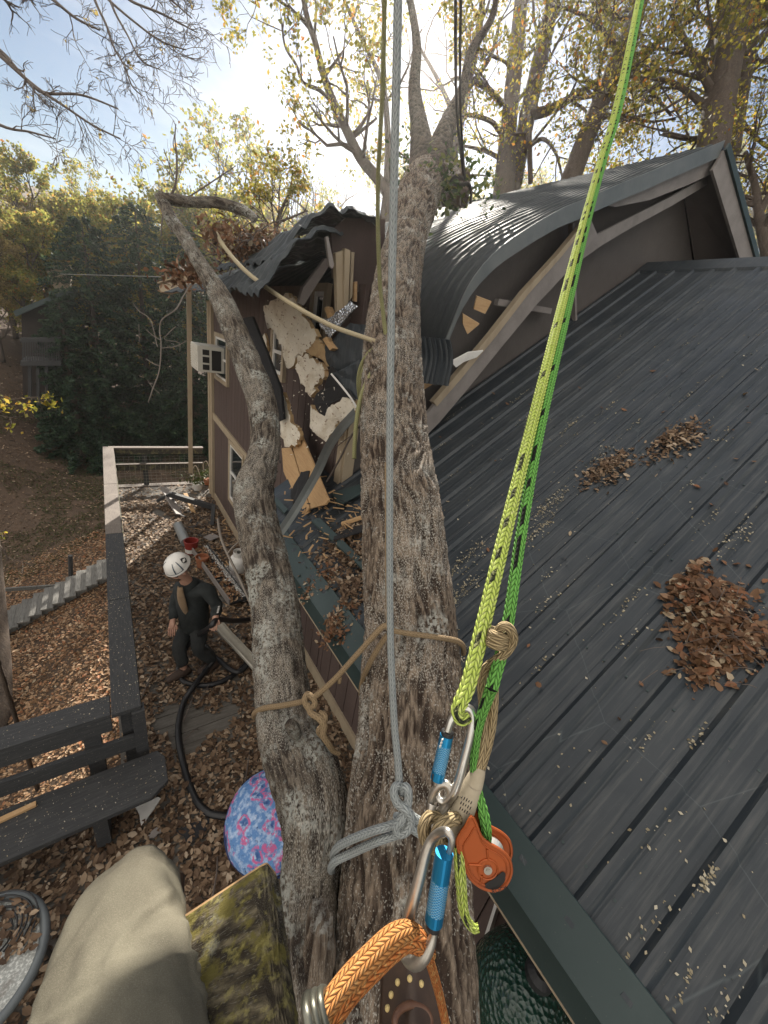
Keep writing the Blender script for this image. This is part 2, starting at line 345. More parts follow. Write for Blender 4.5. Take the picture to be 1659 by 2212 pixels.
M['treebark'] = mat('grey brown tree bark', (.085, .062, .046), [('noise', 6, (3, 3, .5), .4, .7, (.045, .033, .026), .9), ('noise', 30, None, .55, .7, (.15, .125, .10), .6)], [('noise', 14, (3, 3, .5), .7, .03)], .9)
M['twig'] = mat('grey twig bark', (.13, .105, .09), [('noise', 20, None, .4, .7, (.08, .06, .05), .8)], (), .9)
M['palewig'] = mat('pale dead twig', (.42, .36, .29), (), (), .85)
def leafmat(name, stops, tr=.45, rough=.6): return mat(name, (.1, .1, .02), (), (), rough, spec=.3, transl=tr, tint=stops)
M['litter'] = leafmat('dry fallen leaves', [(0, (.10, .055, .030)), (.3, (.23, .125, .06)), (.55, (.34, .21, .115)), (.8, (.42, .30, .19)), (.93, (.36, .13, .05)), (1, (.5, .41, .28))], .12, .65)
M['litterdark'] = leafmat('damp fallen leaves', [(0, (.055, .033, .02)), (.3, (.115, .07, .042)), (.6, (.20, .13, .08)), (.85, (.32, .23, .15)), (1, (.42, .33, .24))], .1, .7)
M['rust'] = leafmat('rust brown leaves', [(0, (.06, .032, .018)), (.35, (.14, .072, .036)), (.6, (.20, .115, .062)), (.8, (.23, .095, .045)), (.92, (.33, .25, .16)), (1, (.42, .34, .24))], .12)
M['oakleaf'] = leafmat('yellow green autumn leaves', [(0, (.12, .12, .022)), (.35, (.22, .215, .035)), (.68, (.33, .28, .045)), (.9, (.38, .26, .05)), (1, (.38, .13, .025))], .62)
M['hillleaf'] = leafmat('hillside autumn leaves', [(0, (.12, .14, .035)), (.45, (.24, .25, .06)), (.75, (.36, .33, .08)), (.92, (.42, .29, .07)), (1, (.40, .17, .05))], .68)
M['tanleaf'] = leafmat('tan orange leaves', [(0, (.17, .13, .05)), (.4, (.31, .23, .08)), (.75, (.38, .30, .10)), (1, (.42, .34, .13))], .65)
M['hemlock'] = leafmat('dark evergreen needles', [(0, (.016, .036, .022)), (.5, (.030, .064, .036)), (.85, (.052, .098, .046)), (1, (.085, .125, .05))], .35)
M['ivy'] = leafmat('dark green clinging leaves', [(0, (.03, .05, .02)), (.6, (.07, .10, .03)), (1, (.20, .19, .05))], .4)
M['grass'] = leafmat('short green grass', [(0, (.035, .05, .014)), (.6, (.06, .085, .02)), (1, (.13, .12, .045))], .3)
M['chip'] = leafmat('pale sawdust and lichen flakes', [(0, (.22, .18, .11)), (.5, (.36, .31, .21)), (1, (.5, .46, .36))], .0, .9)

M['gable'] = mat('grey brown gable boards', (.088, .076, .070), [('noise', 3, None, .4, .7, (.07, .06, .055), .8), ('noise', 40, (1, 1, .3), .5, .75, (.11, .098, .09), .5)], [('noise', 40, None, .2, .002)], .8)
M['deadtwig'] = mat('grey dead twig', (.17, .145, .12), (), (), .9)
# ================================================================== GROUND
def gz(x, y):
    def ss(t): t = min(1, max(0, t)); return t * t * (3 - 2 * t)
    near = -2.80 + .52 * max(-4.2, min(0, x + .4)); far = -2.9 + .20 * max(0, y - 22) * ss((y - 20) / 7) + 2.2 * ss((-x - .8) / 4) * ss((y - 15) / 7)
    t = ss((y - 11) / 8); z = near * (1 - t) + far * t - .10 * max(0, x - 30)
    z += .05 * fbm(x * .35, y * .35) + .03 * fnoise(x * 1.3, y * 1.3) + .5 * t * fbm(x * .06, y * .06)
    return z
mb = MB()
def gfn(u, v):
    x = -45 + 0; a = u * 2 - 1; x = 2 + 110 * (abs(a) ** 2.2) * (1 if a > 0 else -1); y = -12 + 150 * v ** 2.0
    return V(x, y, gz(x, y))
mb.grid(gfn, 130, 130)
tag(mb.build('ground', M['ground'], smooth=True), kind='structure')
# deck: boards along X with gaps
mb = MB(); rng = random.Random(3)
for k in range(0, 51):
    y = 2.74 + k * .14; mb.box((.80, y + .068, -.018 - rng.uniform(0, .004)), (2.0, .134, .036))
for k in range(0, 36):
    y = -2.3 + k * .14; mb.box((-1.1, y + .068, -.018 - rng.uniform(0, .004)), (5.8, .134, .036))
mb.box((-.215, 6.3, -.13), (.04, 7.1, .2)); mb.box((-2.1, 2.755, -.13), (3.75, .04, .2))
for x, y in ((-.15, 9.7), (-.15, 6.2), (-.15, 2.9), (-3.9, 2.7)): mb.box((x + .06, y - .06, -1.9), (.12, .12, 3.6))
tag(mb.build('deck', M['deckwood']), kind='structure')

# ================================================================== CABIN
cab = thing('cabin', (1.8, 3.1, 0), 'brown board-sided cabin with a dark metal roof crushed by the fallen tree', 'cabin')
SL = .687; EX, EZ = 1.08, 2.15; RX = 5.8
def rz(x): return EZ + SL * (x - EX)
# walls: boards with grooves
def siding_x(x, y0, y1, z0, ztop, th=.03, step=.2):
    mb = MB(); y = y0; mb.box((x + .06, (y0 + y1) / 2, (z0 + ztop(y0)) / 2), (.08, y1 - y0, ztop(y0) - z0))
    while y < y1 - .01:
        e = min(y + step, y1); mb.box((x + th / 2 - .008, (y + e) / 2, (z0 + ztop(y)) / 2), (th, e - y - .012, ztop(y) - z0)); y = e
    return mb
siding_x(1.8, 3.1, 8.8, -3.4, lambda y: 4.35).build('left_wall', M['siding'], cab)
siding_x(1.8, -3, 3.09, -3.4, lambda y: 2.55).build('lower_wall', M['siding'], cab)
GT = [(1.83, 4.30), (2.30, 4.30), (2.44, 3.9), (2.60, 4.40), (2.85, 4.70), (3.14, 4.92), (3.66, 5.22), (4.59, 5.72), (5.8, 6.36), (9.72, 4.36)]
mb = MB()
for (x0, z0), (x1, z1) in zip(GT, GT[1:]): mb.hexa([V(x0, 3.1, 1.9), V(x1, 3.1, 1.9), V(x1, 3.16, 1.9), V(x0, 3.16, 1.9), V(x0, 3.1, z0), V(x1, 3.1, z1), V(x1, 3.16, z1), V(x0, 3.16, z0)])
mb.build('gable_wall', M['gable'], cab)
mb = MB(); mb.box((5.75, 8.8, .4), (7.9, .1, 7.6)); mb.build('rear_wall', M['siding'], cab); mb = MB(); mb.box((9.7, 6.2, .4), (.1, 6.0, 7.6)); mb.build('side_wall', M['siding'], cab)
mb = MB(); mb.box((1.782, 5.9, .10), (.03, 6.6, .16)); mb.box((1.782, -.0, .10), (.03, 5.2, .16)); mb.build('base_board', M['trimtan'], cab)
mb = MB(); mb.beam((1.775, 8.77, 1.95), (1.775, 3.25, 1.72), .03, .13); mb.build('trim_band', M['trimtan'], cab)
mb = MB(); mb.box((1.79, 8.8, 2.1), (.1, .12, 4.15)); mb.build('corner_board', M['trimtan'], cab)
mb = MB(); mb.box((1.785, 3.13, 3.05), (.06, .10, .85)); mb.box((1.83, 3.075, 3.05), (.11, .04, .85)); mb.build('corner_board', M['trimtan'], cab)
# low roof: ribbed sheet, pitch from the eave up to its ridge
RIB = .2025
def ribz(y, p=RIB, w=.034, h=.02, minor=True):
    d = abs(((y - .223) / p + .5) % 1 - .5) * p
    z = h * max(0, min(1, (w - d) / (w * .55)))
    if minor:
        for off in (p * .27, -p * .27):
            d2 = abs(((y - .223 - off) / p + .5) % 1 - .5) * p; z += .002 * max(0, min(1, (.016 - d2) / .008))
    return z
ny = []
k = -14
while True:
    y0 = .223 + k * RIB
    if y0 > 3.2: break
    for dd in (-.034, -.0153, .0153, .034, .0387, .0467, .0627, .0707, RIB - .0707, RIB - .0627, RIB - .0467, RIB - .0387): ny.append(y0 + dd)
    k += 1
def lowsheet(x0, x1, ya, yb, nx, name, m, par):
    ys = [ya] + [y for y in ny if ya < y < yb] + [yb]; mb = MB(); cols = []
    nv = V(-math.sin(math.atan(SL)), 0, math.cos(math.atan(SL)))
    for i in range(nx + 1):
        x = x0 + (x1 - x0) * i / nx
        cols.append(mb.add([V(x, y, rz(x)) + nv * (ribz(y) + .004 * fnoise(x * 1.3, y * 2.1)) for y in ys]))
    for i in range(nx):
        for j in range(len(ys) - 1): a, b = cols[i], cols[i + 1]; mb.face((a + j, b + j, b + j + 1, a + j + 1))
    return mb.build(name, m, par)
lowsheet(1.16, RX, -2.6, 3.085, 24, 'porch_roof', M['roof'], cab)
lowsheet(1.16, 1.79, 3.09, 3.74, 5, 'porch_roof', M['roof'], cab)
mb = MB(); mb.prism([V(1.2, -2.6, rz(1.2) - .02), V(RX, -2.6, rz(RX) - .02), V(RX, -2.6, rz(RX) - .06), V(1.2, -2.6, rz(1.2) - .06)], (0, 5.68, 0)); mb.prism([V(1.2, 3.085, rz(1.2) - .02), V(1.79, 3.085, rz(1.79) - .02), V(1.79, 3.085, rz(1.79) - .06), V(1.2, 3.085, rz(1.2) - .06)], (0, .65, 0)); mb.build('roof_deck', M['soffit'], cab)
mb = MB()
mb.prism([V(1.075, 0, EZ + .005), V(1.205, 0, rz(1.205) + .028), V(1.21, 0, rz(1.21) + .024), V(1.09, 0, EZ - .006), V(1.09, 0, EZ - .13), V(1.075, 0, EZ - .13)], (0, 3.75, 0)); 
for v in range(len(mb.v)): mb.v[v].y = mb.v[v].y if mb.v[v].y > 1 else -2.6
mb.build('eave_flashing', M['flash'], cab)
mb = MB(); mb.beam((1.11, -2.6, EZ - .1), (1.11, 3.75, EZ - .1), .03, .16); mb.build('eave_fascia', M['trimtan'], cab)
mb = MB()
mb.prism([V(RX - .17, -2.6, rz(RX - .17) + .03), V(RX, -2.6, rz(RX) + .045), V(RX + .17, -2.6, rz(RX - .17) + .03), V(RX + .17, -2.6, rz(RX - .17) + .0), V(RX - .17, -2.6, rz(RX - .17) + .0)], (0, 5.68, 0)); mb.build('ridge_cap', M['roof'], cab)
mb = MB(); mb.poly([V(RX, -2.6, rz(RX)), V(10.5, -2.6, EZ), V(10.5, 3.09, EZ), V(RX, 3.09, rz(RX))]); mb.build('porch_roof', M['roof'], cab, solid=.03)
# screw rows
mb = MB(); nv0 = V(-math.sin(math.atan(SL)), 0, math.cos(math.atan(SL))); e1_ = V(math.cos(math.atan(SL)), 0, math.sin(math.atan(SL)))
for xr in (1.30, 1.9, 2.5, 3.1, 3.7, 4.3, 4.9):
    for k in range(-8, 14):
        for dy in (-.055, .055):
            y_ = .223 + k * RIB + dy; c_ = V(xr + .01 * math.sin(k * 5.1), y_, rz(xr)) + nv0 * .004; q_ = [c_ + (e1_ * math.cos(t) + V(0, 1, 0) * math.sin(t)) * .0055 for t in [math.pi * j / 3 for j in range(6)]]
            mb.prism(q_, nv0 * .005)
mb.build('screw_heads', M['flash'], cab)['kind'] = 'stuff'
# tall roof: crushed left slope, right part
PR = [(5.8, 6.55), (4.9, 6.06), (4.59, 5.885), (3.66, 5.38), (3.14, 5.066), (2.82, 4.82), (2.55, 4.49), (2.43, 4.11), (2.39, 3.80)]
PB = [(5.8, 6.55), (5.2, 6.24), (4.6, 5.94), (4.0, 5.63), (3.4, 5.32), (2.9, 5.07), (2.4, 4.81), (2.0, 4.61), (1.7, 4.46)]
def prof(pr, s):
    L = [0]
    for a, b in zip(pr, pr[1:]): L.append(L[-1] + math.dist(a, b))
    q = smooth_path([(a[0], a[1], 0) for a in pr], 10); d = [0]
    for a, b in zip(q, q[1:]): d.append(d[-1] + math.dist(a[:2], b[:2]))
    t = s * d[-1]
    for i in range(len(d) - 1):
        if d[i + 1] >= t:
            f = (t - d[i]) / max(1e-9, d[i + 1] - d[i]); return q[i][:2] * (1 - f) + q[i + 1][:2] * f
    return q[-1][:2]
def sst(t): t = min(1, max(0, t)); return t * t * (3 - 2 * t)
NS = 40; PRs = [prof(PR, i / NS) for i in range(NS + 1)]; PBs = [prof(PB, i / NS) for i in range(NS + 1)]
YF, YB = 2.75, 8.85
def tallpt(i, y, off=0., rib=True):
    s = i / NS; y2 = y - .0 * s; b = sst((y - 3.4) / 3.2); p = PRs[i] * (1 - b) + PBs[i] * b
    d = abs((y / .115 + .5) % 1 - .5) * .115; h = (.016 * max(0, min(1, (.030 - d) / .016)) if rib else 0)
    dent = s ** 2 * (1 - b) * .05 * fnoise(s * 7, y * 3.1) + s * .012 * fnoise(s * 16, y * 9)
    return V(p[0], y + (s ** 3) * .05 * fnoise(s * 6, 3), p[1] + h + off + dent)
ys = []; k = 0
while True:
    y0 = k * .115
    if y0 > YB: break
    for dd in (-.030, -.014, .014, .030):
        if YF <= y0 + dd <= YB: ys.append(y0 + dd)
    k += 1
ys = [YF] + ys + [YB]
def tallsheet(off, rib, name, m, i0=0):
    mb = MB(); yy = ys if rib else [YF + .02 + (YB - YF - .02) * j / 26 for j in range(27)]; cols = [mb.add([tallpt(i, y, off, rib) for y in yy]) for i in range(i0, NS + 1)]
    for a, b in zip(cols, cols[1:]):
        for j in range(len(yy) - 1): mb.face((a + j, a + j + 1, b + j + 1, b + j))
    return mb.build(name, m, cab, smooth=not rib)
tallsheet(0, True, 'upper_roof', M['roofsheen'])
tallsheet(-.04, False, 'soffit', M['soffit'])
mb = MB()                                # curled metal rake edge along the crushed front
for i in range(NS):
    a, b = tallpt(i, YF, 0, False), tallpt(i + 1, YF, 0, False); dx = V(0, -.012, 0); dn = V(0, 0, -.13)
    mb.hexa([a + dx + dn, b + dx + dn, b + dn, a + dn, a + dx + V(0, 0, .022), b + dx + V(0, 0, .022), b + V(0, 0, .022), a + V(0, 0, .022)])
mb.build('rake_edge', M['rakemetal'], cab)
mb = MB(); mb.poly([V(RX, YF, 6.55), V(10.6, 2.45, 4.75), V(10.6, YB, 4.1), V(RX, YB, 6.55)]); mb.build('upper_roof', M['roof'], cab, solid=.03)
RA, RB = V(RX, YF, 6.55), V(7.75, 2.52, 5.75)
mb = MB(); mb.poly([RA + V(.02, .03, -.06), RB + V(.02, .03, -.06), RB + V(1.5, .6, -.75), V(7.4, 3.1, 5.6), V(RX, 3.1, 6.38)]); mb.build('soffit', M['soffit'], cab, solid=.02)
mb = MB(); mb.beam(RA + V(-.02, -.02, -.16), RB + V(-.02, -.02, -.16), .03, .22, up=(.4, 0, 1)); mb.build('rake_board', M['greytrim'], cab)
mb = MB(); mb.beam(RA + V(.02, -.045, -.03), RB + V(.02, -.045, -.03), .03, .07, up=(.4, 0, 1)); mb.build('rake_edge', M['flash'], cab)
def fb(px, py, y): return Yp(px, py, y)
# upper rake board, split end; frieze board under it; both near the gable plane
def strip(pts_top, pts_bot, y, th, name, m):
    mb = MB(); A = [fb(*p, y) for p in pts_top]; B = [fb(*p, y) for p in pts_bot]; e = V(0, th, 0)
    for a, b, c, d in zip(A, A[1:], B[1:], B): mb.hexa([d, c, c + e, d + e, a, b, b + e, a + e])
    return mb.build(name, m, cab)
strip([(1552, 328), (1478, 366), (1395, 398), (1320, 428), (1308, 438)], [(1546, 372), (1480, 402), (1404, 432), (1330, 447), (1312, 444)], 2.80, .03, 'rake_board', M['greytrim'])
strip([(1544, 372), (1450, 424), (1360, 470), (1290, 506), (1240, 532)], [(1540, 392), (1452, 444), (1364, 492), (1300, 530), (1258, 560)], 2.88, .03, 'frieze_board', M['greytrim'])
strip([(1275, 470), (1215, 545), (1140, 628), (1070, 718), (990, 812), (940, 872), (914, 905)], [(1290, 505), (1240, 572), (1162, 655), (1090, 742), (1012, 838), (950, 912), (918, 944)], 2.84, .035, 'broken_rake_board', M['greytrim'])
strip([(1268, 474), (1206, 549), (1132, 630), (1062, 720), (985, 812), (936, 868)], [(1274, 478), (1214, 553), (1141, 636), (1071, 727), (993, 822), (944, 878)], 2.825, .06, 'split_edge', M['trimtan'])
mb = MB(); mb.beam(fb(1072, 652, 2.95), fb(1187, 672, 3.0), .05, .055); mb.build('lookout', M['greytrim'], cab)
mb = MB(); mb.beam(V(4.0, 3.02, 5.35), V(4.6, 3.02, 4.55), .05, .03); mb.build('soffit_seam', M['greytrim'], cab)
# tall roof: buckled sheets left of the trunk
def leftsheet(front, back, yb, name, ribs=9, amp=.022, solid=.006, extra=0):
    F = [Vector((*f, 0)) for f in front]; mb = MB(); n = 24
    fr = [V(q[0], q[1], q[2]) for q in smooth_path(front, 8)]; bk = [V(q[0], q[1], q[2]) for q in smooth_path(back, 8)]
    m = min(len(fr), len(bk)); cols = []
    NJ = ribs * 4
    for i in range(m):
        row = []
        for j in range(NJ + 1):
            t = j / NJ; p = fr[i].lerp(bk[i], t); ph = (j % 4); h = (0, amp, amp, 0)[ph]
            row.append(p + V(-.5, 0, .85) * h + V(0, 0, .05 * fnoise(i * .22, t * 4, extra) + .02 * fnoise(i * .5, t * 9, extra)))
        cols.append(mb.add(row))
    for a, b in zip(cols, cols[1:]):
        for j in range(NJ): mb.face((a + j, b + j, b + j + 1, a + j + 1))
    return mb.build(name, M['roofsheen'], cab, solid=solid)
f1 = [fb(557, 642, 3.0), fb(592, 585, 3.0), fb(640, 527, 3.0), fb(690, 500, 3.0), fb(742, 505, 3.05)]
b1 = [V(.98, 4.9, 4.15), V(1.25, 5.0, 4.36), V(1.6, 5.0, 4.52), V(1.95, 5.0, 4.62), V(2.3, 5.0, 4.78)]
leftsheet(f1, b1, 5, 'torn_roof_sheet', 10)
f2 = [fb(600, 565, 3.25), fb(645, 500, 3.15), fb(690, 462, 3.1), fb(735, 450, 3.05), fb(780, 462, 3.0), fb(822, 472, 2.95)]
b2 = [V(1.3, 6.2, 4.42), V(1.55, 5.6, 4.6), V(1.85, 5.2, 4.85), V(2.15, 5.0, 4.98), V(2.5, 5.0, 5.0), V(2.8, 5.0, 5.0)]
leftsheet(f2, b2, 5, 'torn_roof_sheet', 10, extra=5)
leftsheet([V(.98, 4.9, 4.13), V(1.6, 4.9, 4.42), V(2.2, 4.9, 4.72), V(3, 5, 5.1)], [V(.98, 8.8, 4.1), V(1.6, 8.8, 4.4), V(2.2, 8.8, 4.7), V(3, 8.8, 5.12)], 9, 'torn_roof_sheet', 22, .016)
# brown boards exposed under the buckled ridge
def fl(pts, x, th, name, m, par=cab, bevel=0): mb = MB(); mb.prism([Xp(*p, x) for p in pts], (th, 0, 0)); return mb.build(name, m, par, bevel=bevel)
def fy(pts, y, th, name, m, par=cab, lift=0): mb = MB(); mb.prism([Yp(*p, y) for p in pts], (0, th, 0)); return mb.build(name, m, par)
fy([(716, 500), (748, 470), (832, 474), (832, 660), (720, 600)], 3.22, .03, 'exposed_wall_board', M['siding'])
fy([(725, 546), (743, 540), (741, 672), (729, 676)], 3.13, .05, 'stud', M['trimtan']); fy([(745, 536), (757, 541), (752, 662), (743, 670)], 3.10, .05, 'stud', M['trimtan']); fy([(759, 544), (766, 545), (761, 640), (755, 650)], 3.13, .05, 'stud', M['trimtan'])
fy([(704, 512), (709, 510), (722, 572), (718, 580), (712, 575)], 3.03, .03, 'torn_trim_strip', M['greytrim'])
fy([(766, 610), (772, 608), (771, 652), (765, 650)], 3.14, .04, 'split_stud', M['rawwood'])
fy([(645, 655), (655, 622), (703, 558), (716, 566), (656, 660)], 3.2, .05, 'fallen_rafter', M['soffit'])
# windows of the left wall
def window_x(y0, y1, z0, z1, par, rail=True):
    w = MB(); x = 1.77; t = .07
    for a in ((y0, y0 + t, z0, z1), (y1 - t, y1, z0, z1), (y0 + t, y1 - t, z1 - t, z1), (y0 + t, y1 - t, z0, z0 + t)): w.box((x, (a[0] + a[1]) / 2, (a[2] + a[3]) / 2), (.05, a[1] - a[0], a[3] - a[2]))
    f = w.build('window', M['trimtan'], par); s = MB(); y0 += t; y1 -= t; z0 += t; z1 -= t; t = .04
    for a in ((y0, y0 + t, z0, z1), (y1 - t, y1, z0, z1), (y0 + t, y1 - t, z1 - t, z1), (y0 + t, y1 - t, z0, z0 + t), (y0 + t, y1 - t, (z0 + z1) / 2 - .02, (z0 + z1) / 2 + .02)): s.box((x + .004, (a[0] + a[1]) / 2, (a[2] + a[3]) / 2), (.03, a[1] - a[0], a[3] - a[2]))
    s.build('sash', M['white'], f); q = MB(); q.box((x + .012, (y0 + y1) / 2, (z0 + z1) / 2), (.006, y1 - y0, z1 - z0)); q.build('pane', M['glass'], f)
window_x(6.35, 7.35, .62, 1.85, cab); window_x(3.72, 4.1, 3.72, 4.36, cab); window_x(4.75, 5.25, 3.3, 3.95, cab)
window_x(-.22, .18, .6, 1.7, cab); window_x(7.5, 8.5, 2.75, 3.6, cab)
mb = MB(); mb.beam(Xp(1076, 1950, 1.76), Xp(1040, 2064, 1.76), .02, .05, up=(1, 0, 0)); mb.build('door_trim', M['white'], cab); mb = MB(); mb.beam(Xp(1134, 2022, 1.76), Xp(1112, 2074, 1.76), .02, .05, up=(1, 0, 0)); mb.build('door_trim', M['white'], cab)
# gutter and eave stub at the far corner: a broken soffit box on a long bare post
mb = MB(); a, b = Dp(356, 627, 7.6), Dp(418, 612, 7.2); mb.beam(a, b, .22, .12); mb.beam(a + V(0, 0, .1), b + V(0, 0, .12), .3, .02); mb.beam(Dp(412, 612, 7.2), Dp(440, 628, 7.3), .15, .12); mb.build('broken_eave_end', M['trimtan'], cab)
mb = MB(); mb.tube([V(1.74, 8.9, .1), V(1.74, 8.9, 4.1)], .04, 8); mb.build('downspout', M['trimtan'], cab)
# ---- window air conditioner
ac = thing('air_conditioner', (1.5, 8.2, 3.0), 'aged white window air conditioner sticking out of the brown left wall', 'air conditioner')
mb = MB(); mb.box((1.56, 8.15, 3.15), (.46, .62, .44)); mb.build('casing', M['acw'], ac, bevel=.012)
mb = MB()
for k in range(9): mb.box((1.325, 8.15, 2.98 + k * .042), (.014, .54, .02))
mb.build('rear_grille', M['acw'], ac)
mb = MB()
for (y_, z_, w_, h_) in ((0, 0, 0, 0),): pass
for k, (x0, x1, z0, z1) in enumerate(((1.42, 1.53, 3.22, 3.31), (1.42, 1.53, 3.09, 3.19), (1.42, 1.53, 2.97, 3.06), (1.57, 1.73, 2.97, 3.31))): mb.box(((x0 + x1) / 2, 7.838, (z0 + z1) / 2), (x1 - x0, .012, z1 - z0))
mb.build('side_vent', M['dark'], ac)
# ================================================================== FALLEN TREE
def pxpath(pts, n=8, wpx=True):          # (px, py, depth, width): width in picture points when wpx, else metres
    q = []
    for x, y, d, w in pts: p = Dp(x, y, d); q.append((p.x, p.y, p.z, (w / 2 * d / 829.5) if wpx else w / 2))
    return path4(q, n)
def barktube(pts, rad, seg, step, amp, name, m, parent, freq=1., top_shear=None, seed=0.):
    # resample evenly, furrow the surface for real and store the furrow height for the shader
    dense = [pts[0]]; rr = [rad[0]]; acc = 0
    for i in range(len(pts) - 1):
        L = (pts[i + 1] - pts[i]).length; k = max(1, int(L / step))
        for j in range(1, k + 1): dense.append(pts[i].lerp(pts[i + 1], j / k)); rr.append(rad[i] + (rad[i + 1] - rad[i]) * j / k)
    rid = []
    def disp(u, v, r):
        a = 2 * math.pi * u; w = .30 * noise.noise(Vector((math.cos(a) * 1.5 + seed, math.sin(a) * 1.5, v * 5)))
        a2 = a + w; c = Vector((math.cos(a2) * r * 48 * freq, math.sin(a2) * r * 48 * freq, v * 8 * freq + seed))
        n1 = 1 - abs(noise.noise(c)) * 2.2; n2 = 1 - abs(noise.noise(c * 2.3 + Vector((7, 3, 1)))) * 2.
        h = .65 * n1 + .35 * n2; rid.append(h)
        big = noise.noise(Vector((math.cos(a) * 1.1 + seed, math.sin(a) * 1.1, v * 2.2)))
        return amp * (h - .5) + r * .035 * big
    mb = MB(); mb.tube(dense, rr, seg, disp=disp); o = mb.build(name, m, parent, smooth=True)
    at = o.data.attributes.new('ridge', 'FLOAT', 'POINT'); at.data.foreach_set('value', np.array(rid[:len(o.data.vertices)], np.float32)); return o
tree = thing('fallen_tree', Dp(880, 1800, 1.19), 'thick furrowed trunk fallen through the upper roof, forking into a lichen-covered limb', 'fallen tree')
TR = [(865, 2480, .86, 420), (862, 2300, .93, 345), (872, 2050, 1.05, 295), (880, 1800, 1.19, 262), (889, 1600, 1.33, 234), (888, 1400, 1.5, 200), (878, 1250, 1.61, 182), (866, 1100, 1.76, 165), (851, 935, 2.05, 141), (848, 740, 2.40, 119), (860, 600, 2.77, 98), (880, 510, 3.12, 84), (899, 440, 3.4, 90), (914, 405, 3.6, 90), (922, 384, 3.74, 74), (926, 374, 3.8, 50)]
p_, r_ = pxpath(TR, 10); barktube(p_, r_, 190, .0105, .021, 'trunk', M['bark'], tree)
LM = [(668, 2420, .86, 120), (664, 2200, .95, 125), (664, 2030, 1.06, 130), (670, 1900, 1.15, 122), (684, 1790, 1.22, 142), (666, 1690, 1.33, 146), (630, 1600, 1.46, 132), (611, 1500, 1.58, 112), (602, 1400, 1.7, 105), (594, 1310, 1.84, 98), (575, 1210, 2.0, 92), (557, 1130, 2.15, 84), (549, 1060, 2.27, 80), (566, 1000, 2.38, 66), (574, 940, 2.5, 60), (563, 860, 2.66, 60), (533, 780, 2.8, 56), (505, 710, 2.92, 50), (480, 650, 3.0, 45), (456, 608, 3.08, 36), (420, 550, 3.22, 27), (393, 505, 3.32, 25), (372, 478, 3.4, 25), (358, 448, 3.46, 23), (347, 424, 3.5, 22)]
p_, r_ = pxpath(LM, 8); limb = barktube(p_, r_, 96, .012, .014, 'limb', M['barklimb'], tree, 1.25, seed=5.)
p_, r_ = pxpath([(345, 428, 3.48, 20), (380, 432, 3.48, 22), (420, 437, 3.5, 20), (465, 437, 3.55, 21), (515, 450, 3.6, 20), (540, 463, 3.62, 18), (552, 476, 3.64, 15)], 6); barktube(p_, r_, 18, .02, .006, 'branch', M['barklimb'], tree, 1.5, seed=9.)
# sawn stub on the trunk's shoulder, knot and torn cavity
p_, r_ = pxpath([(935, 395, 3.75, 70), (960, 388, 3.72, 62), (988, 392, 3.66, 52), (1000, 396, 3.63, 46)], 5); barktube(p_, r_, 24, .03, .015, 'cut_stub', M['bark'], tree, 1.2, seed=2.)
p_, r_ = pxpath([(955, 400, 3.8, 40), (975, 420, 3.7, 46), (1000, 426, 3.6, 36)], 5); barktube(p_, r_, 20, .03, .012, 'cut_stub', M['bark'], tree, 1.2, seed=3.)
p_, r_ = pxpath([(640, 1590, 1.36, 24), (634, 1572, 1.33, 26), (622, 1560, 1.32, 18)], 4); barktube(p_, r_, 14, .012, .006, 'branch_knot', M['barklimb'], tree, 2., seed=4.)
p_, r_ = pxpath([(684, 2140, .93, 50), (690, 2050, .95, 58), (692, 1985, .99, 52), (694, 1955, 1.02, 38)], 6); barktube(p_, r_, 22, .012, .02, 'torn_stub', M['bark'], tree, 1.2, seed=6.)
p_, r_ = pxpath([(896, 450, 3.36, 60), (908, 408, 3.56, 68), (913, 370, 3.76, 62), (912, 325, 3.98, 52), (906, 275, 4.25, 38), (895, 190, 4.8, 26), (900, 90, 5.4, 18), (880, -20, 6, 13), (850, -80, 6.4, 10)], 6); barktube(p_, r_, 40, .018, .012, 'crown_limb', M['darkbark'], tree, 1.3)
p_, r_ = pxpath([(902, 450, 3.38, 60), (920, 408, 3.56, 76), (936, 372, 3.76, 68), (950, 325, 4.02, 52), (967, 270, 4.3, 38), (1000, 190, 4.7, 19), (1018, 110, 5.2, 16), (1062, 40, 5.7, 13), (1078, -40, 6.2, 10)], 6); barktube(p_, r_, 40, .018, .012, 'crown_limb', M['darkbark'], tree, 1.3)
rgc = np.random.default_rng(4); cp_ = []
for (px, py, d, n, sx, sy) in ((1030, 400, 4.2, 150, 26, 24), (985, 355, 4.3, 110, 24, 22), (880, 350, 4.2, 90, 16, 30), (940, 310, 4.4, 110, 40, 30), (860, 420, 4.0, 40, 10, 16)):
    for _ in range(n): cp_.append(Dp(rgc.normal(px, sx), rgc.normal(py, sy), d + rgc.normal(0, .15)))
for _ in range(420): cp_.append(Dp(rgc.normal(955, 34), rgc.normal(395, 34), rgc.uniform(3.35, 3.7)))
leaves('sprout_leaves', np.array(cp_), (.018, .042), M['ivy'], tree, rgc)
mb = MB()
for (a_, b_) in (((960, 395, 3.8), (1050, 380, 4.3)), ((960, 390, 3.8), (1040, 430, 4.2)), ((930, 350, 4.0), (990, 330, 4.4)), ((905, 380, 3.8), (862, 330, 4.2)), ((900, 400, 3.7), (858, 425, 4.0)), ((950, 330, 4.1), (1000, 370, 4.3))):
    p, q = Dp(*a_), Dp(*b_); mb.tube(path3([p, p.lerp(q, .5) + V(0, 0, .03), q], 4), .008, 5)
mb.build('sprouts', M['treebark'], tree)
